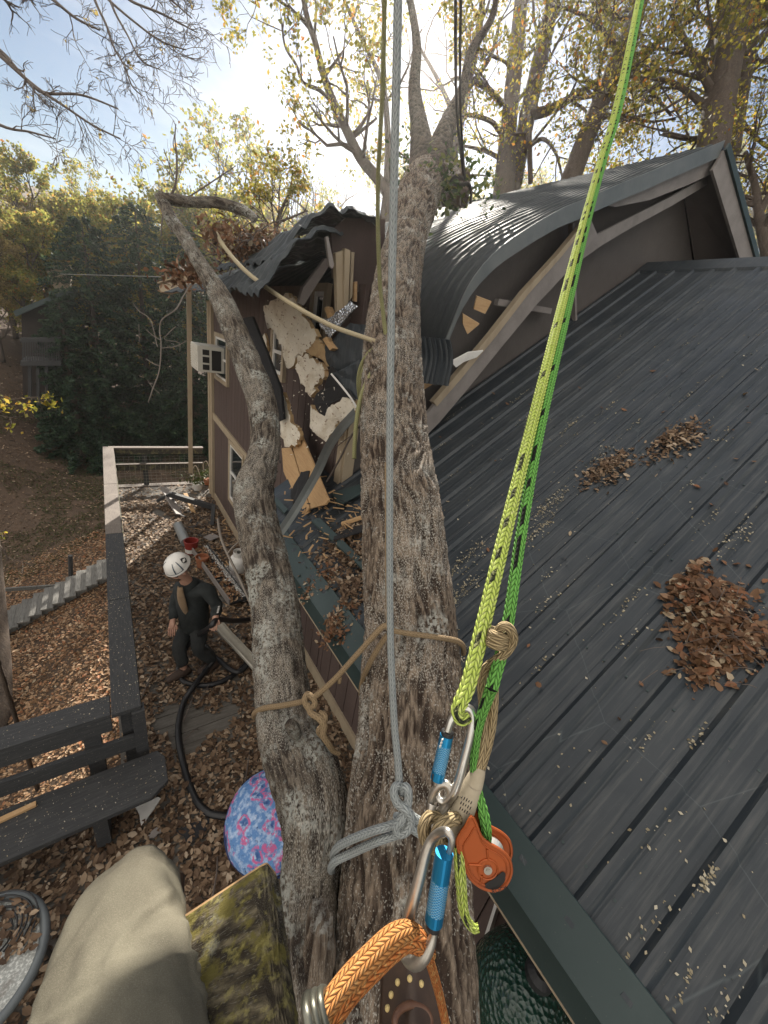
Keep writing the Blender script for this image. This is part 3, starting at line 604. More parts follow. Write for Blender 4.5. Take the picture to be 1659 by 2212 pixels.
# thin dead shoots from the elbow of the limb and across the hemlock
mb = MB()
for pts in ([(365, 430, 3.45, 5), (380, 395, 3.42, 5), (382, 340, 3.4, 4), (378, 300, 3.4, 3), (380, 268, 3.4, 2)], [(382, 330, 3.4, 3), (374, 312, 3.4, 2), (377, 290, 3.4, 1.5)], [(400, 430, 3.45, 3), (440, 405, 3.5, 3), (480, 378, 3.55, 2.5), (510, 358, 3.6, 1.5)], [(356, 450, 3.45, 4), (350, 480, 3.4, 3), (348, 510, 3.4, 2)]):
    p_, r_ = pxpath(pts, 5); mb.tube(p_, r_, 5)
mb.build('dead_shoot', M['twig'], tree)
mb = MB()
for pts in ([(410, 615, 3.1, 4), (396, 640, 3.0, 4), (380, 668, 2.9, 5), (350, 690, 2.85, 4), (345, 715, 2.85, 4), (348, 745, 2.8, 4), (344, 800, 2.8, 4), (330, 840, 2.75, 4), (320, 870, 2.75, 3)],
            [(348, 735, 2.8, 3), (332, 726, 2.8, 2.5), (316, 712, 2.8, 2)], [(340, 750, 2.8, 3), (325, 692, 2.8, 3), (300, 672, 2.8, 3), (288, 655, 2.8, 2)], [(350, 752, 2.8, 3), (380, 748, 2.85, 3), (405, 735, 2.9, 2)],
            [(344, 790, 2.8, 3), (330, 785, 2.8, 3), (316, 775, 2.8, 2)], [(345, 850, 2.78, 2.5), (328, 835, 2.78, 2), (318, 820, 2.78, 1.5)], [(380, 705, 2.85, 3), (355, 732, 2.83, 2), (386, 740, 2.8, 2), (388, 760, 2.8, 1.5)], [(300, 700, 2.8, 2), (301, 740, 2.8, 1.5)]):
    p_, r_ = pxpath(pts, 5); r_ = [q * .62 for q in r_]; mb.tube(p_, r_, 5)
mb.build('dead_twig', M['deadtwig'], tree)
mb = MB()
for pts in ([(470, 1120, 2.1, 5), (478, 1165, 2.1, 6), (500, 1215, 2.05, 6), (522, 1260, 2.0, 7), (548, 1320, 1.9, 6), (580, 1390, 1.75, 5)], [(492, 1195, 2.05, 4), (510, 1175, 2.05, 3), (540, 1160, 2.1, 2.5)]):
    p_, r_ = pxpath(pts, 5); mb.tube(p_, r_, 5)
mb.build('dead_twig', M['deadtwig'], tree)
# mossy sawn log below the trunk, its cut end turned away
log = thing('mossy_log', Dp(520, 2100, .62), 'short moss-covered log with a straight sawn end beside the knee', 'log')
A = [(590, 2560, .36), (562, 2330, .44), (520, 2100, .54), (496, 1960, .62)]; cen = path3([Dp(*a) for a in A], 16); ax = (cen[-1] - cen[0]).normalized()
right = (Dp(588, 1880, .63) - Dp(388, 2013, .61)); lat = right / 2; top = (Dp(588, 1880, .63) + Dp(388, 2013, .61)) / 2
fwd = ax.cross(right).normalized(); fwd = fwd if fwd.dot(CAM - top) > 0 else -fwd
mb = MB(); rid = []
base = Dp(550, 2540, .36); rb = (Dp(680, 2530, .36) - Dp(440, 2550, .36)) / 2
def lfn(u, v):
    a = 2 * math.pi * u; c = base.lerp(top, v); l = rb.lerp(lat, v)
    q = Vector((math.cos(a) * 2.2, math.sin(a) * 2.2, v * 2.6)); h = 1 - abs(noise.noise(q * 2.6)) * 2; h2 = noise.noise(q * 9)
    rid.append(h * .7 + .3 * h2); k = 1 + .05 * h * (1 if v < .985 else .3) + .03 * h2
    cx, sx = math.cos(a), math.sin(a); cx = math.copysign(abs(cx) ** .16, cx); sx = math.copysign(abs(sx) ** .22, sx); return c + l * cx * k + fwd * .018 * sx * k
mb.grid(lfn, 72, 90); n0 = len(mb.v); mb.face(range(n0 - 72 - 1, n0 - 1))
o = mb.build('log_body', M['barkmoss'], log, smooth=True)
at = o.data.attributes.new('ridge', 'FLOAT', 'POINT'); at.data.foreach_set('value', np.array(rid[:len(o.data.vertices)], np.float32))
mb = MB(); mb.prism([top + (lat * math.copysign(abs(math.cos(a)) ** .16, math.cos(a)) * 1.01 + fwd * .018 * math.copysign(abs(math.sin(a)) ** .22, math.sin(a))) for a in [2 * math.pi * (k + .5) / 32 for k in range(32)]], (top - base).normalized() * .004); mb.build('sawn_end', M['rawwood'], log)

# ================================================================== ROPES AND HARDWARE
RM = {}
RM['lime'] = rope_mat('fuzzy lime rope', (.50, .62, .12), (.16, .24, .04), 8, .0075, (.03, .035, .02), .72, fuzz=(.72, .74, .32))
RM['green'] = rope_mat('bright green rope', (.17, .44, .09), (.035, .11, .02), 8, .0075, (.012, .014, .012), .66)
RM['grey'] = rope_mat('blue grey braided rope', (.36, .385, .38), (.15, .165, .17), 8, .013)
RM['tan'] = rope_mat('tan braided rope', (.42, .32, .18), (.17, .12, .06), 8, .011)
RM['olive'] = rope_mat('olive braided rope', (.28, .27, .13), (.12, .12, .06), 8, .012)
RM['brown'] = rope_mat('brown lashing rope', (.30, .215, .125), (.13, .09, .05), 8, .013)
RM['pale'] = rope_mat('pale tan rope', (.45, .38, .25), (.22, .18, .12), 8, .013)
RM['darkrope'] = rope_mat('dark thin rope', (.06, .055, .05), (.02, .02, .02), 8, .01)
def rope(pts, m, name, parent, step=.004, seg=14, n=10, w=True, disp=None):
    p, r = pxpath(pts, n, w); L = sum((a - b).length for a, b in zip(p, p[1:])); mb = MB(); mb.tube(p, r, seg, disp=disp); return mb.build(name, m, parent, smooth=True)
gr = thing('climbing_rope', Dp(1000, 1500, .4), 'doubled lime and green climbing rope running up from the silver carabiner', 'rope')
def gd(y): return 1 / (.45 + .00145 * y)
def braid(k, amp):
    def f(u, v, r):
        U = u * 8; c = math.floor(U); fr = U - c; s = (v / .0075 + (1 if c % 2 else -1) * (fr - .5) * 1.1) % 1
        return amp * r * (math.sqrt(max(0, 1 - (2 * s - 1) ** 2)) * max(0, 1 - (2 * fr - 1) ** 2) ** .35 - .7)
    return f
L_ = [(1392, -70, 8), (1343, 175, 11), (1297, 345, 12), (1257, 490, 14), (1206, 690, 19), (1146, 930, 24), (1094, 1140, 29), (1046, 1340, 32), (1014, 1470, 33), (996, 1515, 32), (988, 1540, 27), (998, 1556, 24), (1014, 1548, 20)]
def ropeB(P, m, name, parent, dz=0., amp=.16, fuzz=None):
    pts = [(x, y, gd(y) + dz, w) for x, y, w in P]; p, r = pxpath(pts, 12)
    # even 2.5 mm rings so that the plait is real
    dp = [p[0]]; dr = [r[0]]
    for i in range(len(p) - 1):
        k = max(1, int((p[i + 1] - p[i]).length / .003))
        for j in range(1, k + 1): dp.append(p[i].lerp(p[i + 1], j / k)); dr.append(r[i] + (r[i + 1] - r[i]) * j / k)
    mb = MB(); mb.tube(dp, dr, 24, disp=braid(0, amp)); o = mb.build(name, m, parent, smooth=True)
    if fuzz:
        rng = random.Random(4); fm = MB()
        for _ in range(fuzz):
            i = rng.randrange(int(len(dp) * .55), len(dp)) if rng.random() < .8 else rng.randrange(len(dp)); d = Vector((rng.gauss(0, 1), rng.gauss(0, 1), rng.gauss(0, 1))).normalized()
            a = dp[i] + d * dr[i] * .95; e = a + (d + Vector((rng.gauss(0, .7), rng.gauss(0, .7), rng.gauss(0, .7)))) * rng.uniform(.001, .0032); s = d.cross(Vector((.3, .5, .8))).normalized() * .00022
            fm.poly([a - s, a + s, e])
        fm.build('frayed_fuzz', fuzzm, parent)
    return o
fuzzm = mat('lime fibre', (.62, .68, .24), (), (), .9, transl=.4)
ropeB(L_, RM['lime'], 'frayed_strand', gr, 0, .2, 2600)
R_L = [(1400, -70, 8), (1352, 175, 10), (1306, 345, 11), (1268, 490, 12), (1221, 690, 17), (1166, 930, 21), (1128, 1140, 23), (1100, 1330, 24), (1086, 1400, 26), (1072, 1450, 27), (1062, 1490, 26)]
ropeB(R_L, RM['green'], 'smooth_strand', gr, .012, .2)
rope([(1062, 1485, .405, 26), (1036, 1560, .42, 20), (1026, 1620, .43, 18), (1024, 1670, .43, 18), (1034, 1720, .425, 22), (1046, 1765, .42, 24), (1051, 1800, .42, 22), (1050, 1830, .425, 20)], RM['green'], 'smooth_strand', gr, disp=braid(0, .15), seg=24, n=24)
rope([(990, 1830, .41, 18), (992, 1860, .405, 22), (996, 1910, .40, 23), (1000, 1960, .40, 21), (1010, 1990, .40, 18), (1024, 2005, .40, 17), (1034, 2004, .40, 15)], RM['lime'], 'rope_tail', gr, disp=braid(0, .15), seg=24, n=20)
# upper carabiner
steel = mat('polished aluminium', (.62, .61, .58), [('noise', 60, (1, 1, 1), .5, .75, (.42, .40, .37), .5)], [('noise', 200, None, .05, .001)], .28, .95)
steelw = mat('worn aluminium', (.50, .47, .42), [('noise', 80, None, .45, .75, (.3, .27, .23), .6)], [('noise', 150, None, .15, .001)], .38, .9)
def sleeve_mat(name, col, k):
    g = G(name); uv = g.n('TexCoord').outputs['UV']; sp = g.n('SeparateXYZ', Vector=uv)
    a = g.math('MULTIPLY', sp.outputs[0], 14.); b = g.math('MULTIPLY', sp.outputs[1], k)
    def tri(x): return g.math('ABSOLUTE', g.math('SUBTRACT', g.math('FRACT', x), .5))
    h = g.math('MINIMUM', tri(g.math('ADD', a, b)), tri(g.math('SUBTRACT', a, b)))
    band = g.math('MULTIPLY', g.math('GREATER_THAN', sp.outputs[1], .010), g.math('LESS_THAN', sp.outputs[1], .040))
    c = g.mix(g.math('MULTIPLY', g.ramp(h, .03, .12, 1., 0.), band), col, (.45, .70, .82))
    bm = g.n('Bump', Strength=.9, Distance=.0012, Height=g.math('MULTIPLY', h, band))
    p = g.n('BsdfPrincipled', Base_Color=c, Roughness=.3, Metallic=.75, Normal=bm.outputs[0]); g.t.links.new(p.outputs[0], g.out.inputs[0]); return g.m
M['blue'] = sleeve_mat('blue anodised sleeve', (.02, .25, .52), 420.)
def tubepx(pts, name, m, parent, n=8, seg=16, flat=None): p, r = pxpath(pts, n); mb = MB(); mb.tube(p, r, seg, flat=flat); return mb.build(name, m, parent, smooth=True)
c1 = thing('carabiner', Dp(985, 1650, .43), 'silver carabiner holding the lime rope above the steel eye, blue knurled sleeve', 'carabiner', 'carabiners on the rigging')
tubepx([(966, 1580, .43, 14), (975, 1556, .43, 15), (990, 1537, .43, 16), (1004, 1529, .428, 18), (1017, 1535, .427, 19), (1021, 1556, .426, 18), (1015, 1592, .425, 18), (1003, 1640, .425, 18), (991, 1685, .425, 19), (979, 1714, .426, 20), (963, 1731, .43, 19), (949, 1727, .433, 15), (943, 1708, .435, 12), (942, 1692, .435, 11)], 'frame', steel, c1, 10, 18)
tubepx([(941, 1698, .434, 11), (952, 1640, .434, 11), (967, 1578, .434, 11)], 'gate', steelw, c1)
mb = MB(); p_, r_ = pxpath([(944, 1683, .434, 29), (954, 1640, .434, 29), (965, 1588, .434, 29)], 6); mb.tube(p_, r_, 24); mb.build('locking_sleeve', M['blue'], c1, smooth=False)
tubepx([(965, 1590, .434, 27), (967, 1580, .434, 27)], 'sleeve_cap', M['black'], c1)
mb = MB()
for k in range(3): a = Dp(951 + k * 2.2, 1612 - k * 7, .4165); mb.box(a, (.0022, .0012, .0028))
mb.build('sleeve_mark', M['white'], c1)
tubepx([(936, 1672, .43, 4), (934, 1688, .43, 4)], 'spring_tab', M['black'], c1)
# steel eye
ey = thing('rigging_eye', Dp(950, 1730, .43), 'worn steel eye plate between the two carabiners', 'eye')
c0 = Dp(952, 1724, .432); ux = (Dp(972, 1718, .428) - c0); uy = (Dp(956, 1694, .432) - c0); mb = MB()
mb.tube([c0 + ux * math.cos(a) + uy * math.sin(a) for a in [2 * math.pi * k / 32 for k in range(32)]], .0048, 12, closed=True); mb.build('eye_ring', steelw, ey, smooth=True)
tubepx([(934, 1738, .43, 20), (931, 1762, .425, 18), (936, 1785, .42, 22), (938, 1805, .42, 18)], 'shank', steelw, ey)
# lower carabiner
c2 = thing('carabiner', Dp(915, 1930, .37), 'lower silver carabiner hooked through the orange webbing, long blue sleeve', 'carabiner', 'carabiners on the rigging')
tubepx([(965, 1856, .36, 12), (974, 1828, .357, 14), (975, 1810, .357, 16), (966, 1797, .36, 18), (951, 1798, .37, 18), (935, 1812, .375, 20), (922, 1838, .375, 22), (907, 1895, .372, 24), (890, 1955, .37, 26), (877, 2005, .37, 27), (871, 2040, .372, 26), (878, 2066, .37, 26), (896, 2078, .362, 30), (914, 2066, .358, 30), (928, 2044, .357, 24), (937, 2018, .357, 15), (940, 1996, .357, 12)], 'frame', steelw, c2, 10, 18)
tubepx([(940, 1998, .357, 13), (950, 1920, .357, 13), (964, 1850, .357, 13)], 'gate', steel, c2)
mb = MB(); p_, r_ = pxpath([(937, 1990, .357, 39), (948, 1920, .357, 39), (960, 1842, .357, 39)], 6); mb.tube(p_, r_, 24); mb.build('locking_sleeve', M['blue'], c2)
tubepx([(935, 2004, .357, 31), (938, 1988, .357, 31)], 'sleeve_cap', M['black'], c2)
# tan lanyard
ln = thing('lanyard', Dp(1040, 1600, .45), 'tan rope lanyard with a hitch coiled on the green strand and a sewn eye', 'lanyard')
rope([(1076, 1362, .400, 20), (1090, 1352, .392, 21), (1104, 1362, .392, 21), (1108, 1384, .40, 21), (1094, 1408, .405, 21), (1072, 1426, .41, 21), (1050, 1444, .418, 20), (1040, 1474, .425, 20), (1043, 1516, .43, 20), (1045, 1577, .432, 19), (1040, 1625, .432, 20), (1030, 1662, .432, 24)], RM['tan'], 'rope_leg', ln, disp=braid(0, .08), seg=18)
rope([(1068, 1480, .434, 18), (1067, 1510, .434, 20), (1063, 1560, .434, 20), (1054, 1605, .434, 21), (1042, 1645, .434, 22), (1032, 1672, .434, 24)], RM['tan'], 'rope_leg', ln, disp=braid(0, .08), seg=18)
ctr = lambda k: (1077 - k * 3.2, 1366 + k * 9.8)
co = []
for i in range(0, 49):
    a = i / 16 * 2 * math.pi; k = i / 16; cx, cy = ctr(k); co.append((cx + 3 + 17 * math.cos(a), cy + 7 * math.sin(a) + 7 * math.cos(a), .412 - .020 * math.sin(a), 20))
rope(co, RM['tan'], 'hitch_coil', ln, n=3, disp=braid(0, .08), seg=18)
tubepx([(1036, 1658, .432, 26), (1030, 1675, .43, 34), (1016, 1710, .428, 44), (1000, 1748, .427, 50), (984, 1782, .428, 46), (972, 1800, .43, 36)], 'sewn_cover', mat('grubby cream rope cover', (.42, .36, .26), [('noise', 40, None, .4, .7, (.27, .22, .15), .7), ('noise', 25, (1, 1, 6), .62, .68, (.08, .07, .06), .6)], [('noise', 60, None, .3, .002)], .8), ln)
mb = MB()
for k in range(5):
    for s in range(3): c = Dp(998 + k * 5 - s * 2, 1722 + k * 3 + s * 12, .399 + .001 * k); mb.box(c, (.0012, .0006, .0042 if (k + s) % 3 else .0026))
mb.build('printed_label', M['black'], ln)
rope([(1000, 1765, .43, 24), (985, 1768, .415, 25), (970, 1772, .405, 26), (950, 1788, .402, 27), (942, 1812, .405, 27), (950, 1828, .415, 26), (970, 1822, .43, 25), (990, 1800, .435, 24)], RM['tan'], 'sewn_eye', ln, disp=braid(0, .12), seg=18)
rope([(960, 1775, .43, 24), (938, 1764, .425, 25), (922, 1770, .418, 25), (914, 1792, .414, 25), (920, 1816, .416, 25), (934, 1830, .42, 25), (952, 1834, .425, 25)], RM['tan'], 'sewn_eye', ln, disp=braid(0, .12), seg=18)
# pulley
pu = thing('pulley', Dp(1053, 1877, .41), 'worn orange rope pulley with a slotted cheek plate on the green rope', 'pulley')
orange = mat('worn orange anodised metal', (.42, .095, .022), [('noise', 25, None, .5, .7, (.27, .075, .03), .8), ('noise', 90, None, .66, .7, (.16, .11, .085), .7)], [('noise', 60, None, .1, .001)], .42, .45)
def c5(x, y): return (691.3 + .2773 * x, 1598.5 + .2773 * y)
OUT = [(1180, 600), (1130, 680), (1075, 760), (1068, 810), (1090, 900), (1125, 990), (1165, 1070), (1220, 1125), (1290, 1162), (1370, 1172), (1440, 1135), (1480, 1070), (1492, 1000), (1470, 920), (1410, 860), (1330, 815), (1275, 775), (1240, 720), (1215, 650)]
out2 = [tuple(q[:2]) for q in smooth_path([(a, b, 0) for a, b in OUT], 4, True)]
cc = Dp(*c5(1305, 1005), .405); bk = (Dp(c5(1305, 1005)[0] + 2, c5(1305, 1005)[1] - 40, .425) - cc); bn = Vector(RW @ np.array([0, 0, 1.])); lat_ = bk - bn * bk.dot(bn)
def cheek(shift, name, ring=True):
    mb = MB(); P = [Dp(*c5(x, y), .405) + shift for x, y in out2]; mb.prism(P, bn * .0035)
    if ring: mb.tube(P, .0016, 8, closed=True); mb.tube([cc + shift + (p - cc - shift) * .80 + bn * -.0004 for p in P], .0007, 6, closed=True)
    return mb.build(name, orange, pu)
cheek(V(0, 0, 0), 'cheek_plate'); 
mb = MB(); C0 = cc + bk; rr = (Dp(*c5(1488, 1005), .405) - cc).length; e1 = (Dp(*c5(1405, 1005), .405) - cc).normalized(); e2 = bn.cross(e1)
P2 = [Dp(*c5(x, y), .405) + bk for x, y in out2]; mb.prism(P2, bn * .0035); mb.tube(P2, .0018, 8, closed=True); mb.build('cheek_plate', orange, pu)
mb = MB(); mb.lathe([(rr * .80, .004), (rr * .80, .006), (rr * .62, .011), (rr * .62, .014), (rr * .80, bk.dot(bn) - .003), (rr * .80, bk.dot(bn) - .001)], cc + lat_ * .5, bn, 36); mb.build('sheave', steel, pu, smooth=False)
mb = MB(); mb.lathe([(.0044, -.0022), (.0044, .001), (.001, .001)], cc, bn, 20); mb.lathe([(.0022, -.0030), (.0022, 0)], cc, bn, 12); mb.build('axle_bolt', steelw, pu)
mb = MB(); P = []
rad2 = rr * .73
for k in range(17): a = -.35 + k / 16 * 1.9; P.append(cc + (e1 * math.cos(a) + e2 * math.sin(a)) * rad2 * 1.0)
vis = c5(1365, 1090); tgt = Dp(*vis, .405) - cc; a0 = math.atan2(tgt.dot(e2), tgt.dot(e1)); P = [cc - bn * .0008 + (e1 * math.cos(a0 - .8 + 1.6 * k / 16) + e2 * math.sin(a0 - .8 + 1.6 * k / 16)) * rad2 * .92 for k in range(17)]
wv = [.0012 + .0045 * math.sin(math.pi * k / 16) ** .6 for k in range(17)]; mb.tube(P, wv, 10, flat=(bn, .12, 1)); mb.build('slot', M['dark'], pu)
mb = MB()
for a in ((1160, 970, 1255, 975), (1310, 935, 1300, 850), (1265, 1055, 1250, 1120)): mb.tube([Dp(*c5(a[0], a[1]), .4045), Dp(*c5(a[2], a[3]), .4045)], .0011, 6)
mb.tube([cc - bn * .0004 + (e1 * math.cos(t) + e2 * math.sin(t)) * .0105 for t in [2 * math.pi * k / 24 for k in range(24)]], .0009, 6, closed=True); mb.build('cast_rib', orange, pu)
tubepx([c5(1130, 640) + (.425, 26), c5(1110, 690) + (.425, 24), c5(1085, 740) + (.425, 16)], 'becket', steel, pu)
def letters(txt, size, name, m, parent, pos, xdir, ydir):
    cu = bpy.data.curves.new(name, 'FONT'); cu.body = txt; cu.size = size; cu.extrude = size * .02; cu.align_x = 'CENTER'; t = bpy.data.objects.new('tmp', cu); COL.objects.link(t)
    bpy.context.view_layer.update(); me = bpy.data.meshes.new_from_object(t.evaluated_get(bpy.context.evaluated_depsgraph_get())); bpy.data.objects.remove(t); me.name = name
    x = xdir.normalized(); z = x.cross(ydir).normalized(); y = z.cross(x); off = root_loc(parent); mt = Matrix.Identity(4)
    for i in range(3): mt[i][0] = x[i]; mt[i][1] = y[i]; mt[i][2] = z[i]; mt[i][3] = pos[i] - off[i]
    me.transform(mt); me.materials.append(m); o = bpy.data.objects.new(name, me); COL.objects.link(o); o.parent = parent; return o
xd = Dp(*c5(1450, 1128), .405) - Dp(*c5(1340, 1160), .405)
letters('ROCK', .006, 'lettering', M['black'], pu, Dp(*c5(1395, 1158), .405) - bn * .0032, xd, -(Dp(*c5(1305, 1105), .405) - cc))
# orange webbing, rings, leather
wb = thing('webbing_sling', Dp(880, 2060, .36), 'orange and gold webbing looped through the lower carabiner', 'sling')
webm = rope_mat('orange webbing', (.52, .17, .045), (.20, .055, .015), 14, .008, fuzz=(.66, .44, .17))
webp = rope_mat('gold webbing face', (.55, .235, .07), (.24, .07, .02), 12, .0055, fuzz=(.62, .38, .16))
rope([(930, 2062, .372, 26), (905, 2034, .362, 44), (878, 2024, .355, 50), (842, 2046, .345, 54), (798, 2088, .33, 56), (756, 2132, .315, 56), (728, 2172, .30, 54), (700, 2215, .288, 52)], webm, 'front_leg', wb, seg=24, n=14)
rope([(906, 2018, .364, 26), (880, 2012, .354, 38), (846, 2026, .342, 44), (800, 2068, .327, 46), (756, 2112, .312, 46), (722, 2152, .298, 44), (690, 2200, .285, 42)], webp, 'gold_face', wb, seg=20, n=14)
rope([(918, 2050, .375, 18), (928, 2076, .385, 20), (944, 2130, .395, 19), (956, 2180, .40, 18), (970, 2250, .40, 18)], webm, 'rear_leg', wb, seg=16)
darkst = mat('dark worn steel', (.16, .16, .13), [('noise', 40, None, .5, .7, (.25, .24, .2), .6)], (), .4, .8)
for k, lab in enumerate(('foremost of the flat steel rings on the orange webbing', 'second flat steel ring, behind the foremost on the webbing', 'third flat steel ring, half hidden and furthest along the webbing')):
    cx, cy = 706 + k * -15 + 14, 2216 - k * -6 - 6; c0 = Dp(cx, cy, .296 - .004 * k); a1 = Dp(cx - 26, cy - 78, .296 - .004 * k) - c0; a2 = (Dp(cx + 12, cy - 6, .315) - c0)
    mb = MB(); mb.tube([c0 + a1 * math.cos(t) * .92 + a2 * math.sin(t) * 1.2 for t in [2 * math.pi * j / 40 for j in range(40)]], .0032, 10, closed=True)
    tag(mb.build('steel_ring', darkst, smooth=True, loc=c0), lab, 'ring', 'steel rings on the orange webbing')
le = thing('leather_strap', Dp(890, 2150, .6), 'dark brown leather strap with brass studs lying on the trunk', 'strap')
lm = mat('dark worn leather', (.045, .026, .016), [('noise', 30, None, .45, .7, (.075, .042, .024), .8)], [('noise', 90, None, .3, .002)], .55)
LP = lambda x, y: Dp(x, y, .56 + (2212 - y) * .0004 + abs(x - 890) * .0003)
mb = MB(); mb.grid(lambda u, v: LP((827 + (u) * 96) * (1 - v) + (822 + u * 140) * v, 2066 + v * 170 - 14 * math.sin(math.pi * u) * (1 - v)), 16, 16); mb.build('strap', lm, le, solid=.004, smooth=True)
for x, y in ((859, 2122), (885, 2114), (910, 2125), (845, 2149), (837, 2178)):
    q = LP(x, y); q = q + (CAM - q).normalized() * .006; mb = MB(); mb.lathe([(.0042, 0), (.0036, .0012), (.0018, .0024)], q, (CAM - q), 12); mb.build('stud', mat('brass stud', (.62, .47, .20), (), (), .45, .2) if 'brass stud' not in bpy.data.materials else bpy.data.materials['brass stud'], le)
q = LP(892, 2208); ex = (LP(930, 2208) - q); ey_ = LP(892, 2170) - q; mb = MB(); mb.tube([q + ex * math.cos(t) + ey_ * math.sin(t) for t in [2 * math.pi * k / 30 for k in range(30)]], .005, 10, closed=True); mb.build('grommet', mat('worn brown leather rim', (.12, .055, .03), [('noise', 40, None, .5, .7, (.18, .09, .05), .6)], (), .5), le, smooth=True)
# grey rope: standing part, knot and wrap round the trunk
gy = thing('rigging_rope', Dp(865, 1760, .95), 'pale grey rigging rope hanging from above, knotted round the trunk below', 'rope')
rope([(861, -60, .70, 20), (856, 180, .73, 19), (851, 400, .76, 18), (845, 700, .81, 16.5), (842, 1000, .86, 15.5), (843, 1350, .92, 15), (851, 1550, .945, 15.5), (859, 1640, .955, 16), (864, 1712, .955, 16.5)], RM['grey'], 'standing_part', gy, n=40)
rope([(868, 1712, .95, 17), (876, 1700, .935, 18), (882, 1712, .93, 18), (880, 1740, .93, 19), (868, 1768, .925, 20), (856, 1786, .93, 20), (864, 1800, .93, 20), (880, 1792, .925, 20), (888, 1768, .925, 20), (876, 1748, .92, 20), (860, 1736, .93, 19), (851, 1716, .935, 18), (853, 1700, .94, 17), (864, 1696, .95, 17)], RM['grey'], 'knot', gy, n=14)
rope([(858, 1762, .94, 19), (852, 1780, .945, 18), (802, 1796, .965, 17.5), (747, 1819, 1.02, 17), (727, 1833, 1.06, 16.5), (720, 1850, 1.12, 16), (728, 1866, 1.2, 15)], RM['grey'], 'wrap', gy)
rope([(876, 1790, .94, 19), (858, 1802, .95, 18), (816, 1817, .965, 17.5), (761, 1842, 1.02, 17), (724, 1861, 1.06, 16.5), (715, 1880, 1.12, 16), (726, 1892, 1.2, 15)], RM['grey'], 'wrap', gy)
rope([(884, 1758, .94, 18), (900, 1770, .95, 18), (930, 1784, .97, 17), (980, 1796, 1.0, 16), (1014, 1802, 1.06, 16), (1024, 1814, 1.15, 15)], RM['grey'], 'wrap', gy)
rope([(880, 1780, .94, 18), (900, 1796, .95, 18), (930, 1812, .97, 17), (980, 1826, 1.0, 16), (1014, 1834, 1.06, 16), (1024, 1846, 1.15, 15)], RM['grey'], 'wrap', gy)
# brown lashing between trunk and limb
la = thing('lashing_rope', Dp(830, 1360, 1.3), 'brown lashing rope tying the leaning trunk to the lichen-covered limb', 'rope')
rope([(1001, 1412, 1.52, 11), (1000, 1396, 1.42, 12), (985, 1384, 1.36, 12), (940, 1376, 1.31, 12), (880, 1368, 1.29, 12), (838, 1360, 1.285, 12)], RM['brown'], 'trunk_turn', la)
rope([(842, 1362, 1.28, 13), (832, 1352, 1.275, 13), (816, 1364, 1.275, 12.5), (770, 1415, 1.29, 12), (720, 1470, 1.31, 12), (672, 1512, 1.33, 12)], RM['brown'], 'bridge', la)
rope([(838, 1370, 1.285, 12), (822, 1392, 1.30, 12), (800, 1430, 1.33, 12), (784, 1468, 1.40, 12), (780, 1500, 1.46, 11), (786, 1516, 1.52, 10)], RM['brown'], 'trunk_turn', la)
rope([(676, 1508, 1.32, 13), (664, 1500, 1.32, 13), (658, 1514, 1.31, 13), (668, 1530, 1.31, 13), (680, 1520, 1.315, 13), (672, 1506, 1.325, 13), (650, 1516, 1.36, 12), (610, 1524, 1.41, 12), (570, 1530, 1.46, 12), (551, 1540, 1.52, 12), (549, 1549, 1.6, 11)], RM['brown'], 'limb_turn', la)
rope([(664, 1520, 1.31, 12), (672, 1540, 1.30, 14), (690, 1552, 1.29, 15), (700, 1568, 1.29, 15), (698, 1588, 1.29, 14), (708, 1605, 1.30, 13), (720, 1622, 1.32, 11), (733, 1628, 1.33, 10)], RM['brown'], 'tail', la)
rope([(690, 1540, 1.31, 13), (702, 1548, 1.30, 13), (698, 1566, 1.30, 13), (688, 1580, 1.31, 12), (702, 1596, 1.31, 11)], RM['brown'], 'tail', la)
rope([(734, 1462, 1.31, 9), (733, 1476, 1.31, 8)], RM['brown'], 'tail', la, n=3)
# olive rope at the upper trunk, its tail and the vertical fall
ol = thing('tag_line', Dp(835, 740, 2.2), 'olive rope falling beside the grey one, looped and knotted on the upper trunk', 'rope')
rope([(832, -60, 1.35, 11), (826, 200, 1.55, 10), (816, 415, 1.8, 9.5), (820, 600, 2.05, 9), (828, 680, 2.15, 9), (834, 730, 2.2, 9)], RM['olive'], 'fall', ol, n=24)
rope([(838, 1345, 1.28, 9), (836, 1200, 1.33, 8), (834, 1000, 1.45, 7)], RM['brown'], 'fall', ol)
rope([(828, 745, 2.19, 10), (838, 738, 2.18, 11), (840, 752, 2.17, 11), (828, 756, 2.18, 10), (826, 744, 2.19, 10)], RM['olive'], 'knot', ol)
rope([(832, 748, 2.19, 9), (805, 756, 2.2, 9), (786, 778, 2.25, 9), (776, 806, 2.3, 9), (774, 836, 2.35, 8), (778, 866, 2.42, 8)], RM['olive'], 'wrap', ol)
rope([(834, 754, 2.18, 9), (812, 764, 2.19, 9), (792, 784, 2.23, 9), (781, 812, 2.28, 9), (779, 840, 2.33, 8), (784, 870, 2.4, 8)], RM['olive'], 'wrap', ol)
rope([(842, 752, 2.18, 9), (870, 758, 2.2, 9), (890, 772, 2.25, 9), (899, 790, 2.32, 8), (902, 806, 2.42, 8)], RM['olive'], 'wrap', ol)
rope([(838, 756, 2.17, 9), (818, 780, 2.15, 9.5), (796, 818, 2.12, 9.5), (779, 860, 2.1, 9.5), (770, 910, 2.08, 9.5), (766, 960, 2.06, 9), (765, 991, 2.06, 9)], RM['olive'], 'tail', ol)
ha = thing('guy_rope', Dp(650, 660, 2.6), 'taut pale tan rope from the leaf-strewn limb across to the upper trunk', 'rope')
rope([(468, 505, 3.35, 8), (486, 535, 3.2, 8.5), (530, 585, 3.0, 9), (609, 644, 2.7, 9.5), (706, 699, 2.4, 10), (780, 727, 2.25, 10), (832, 744, 2.19, 10)], RM['pale'], 'span', ha)
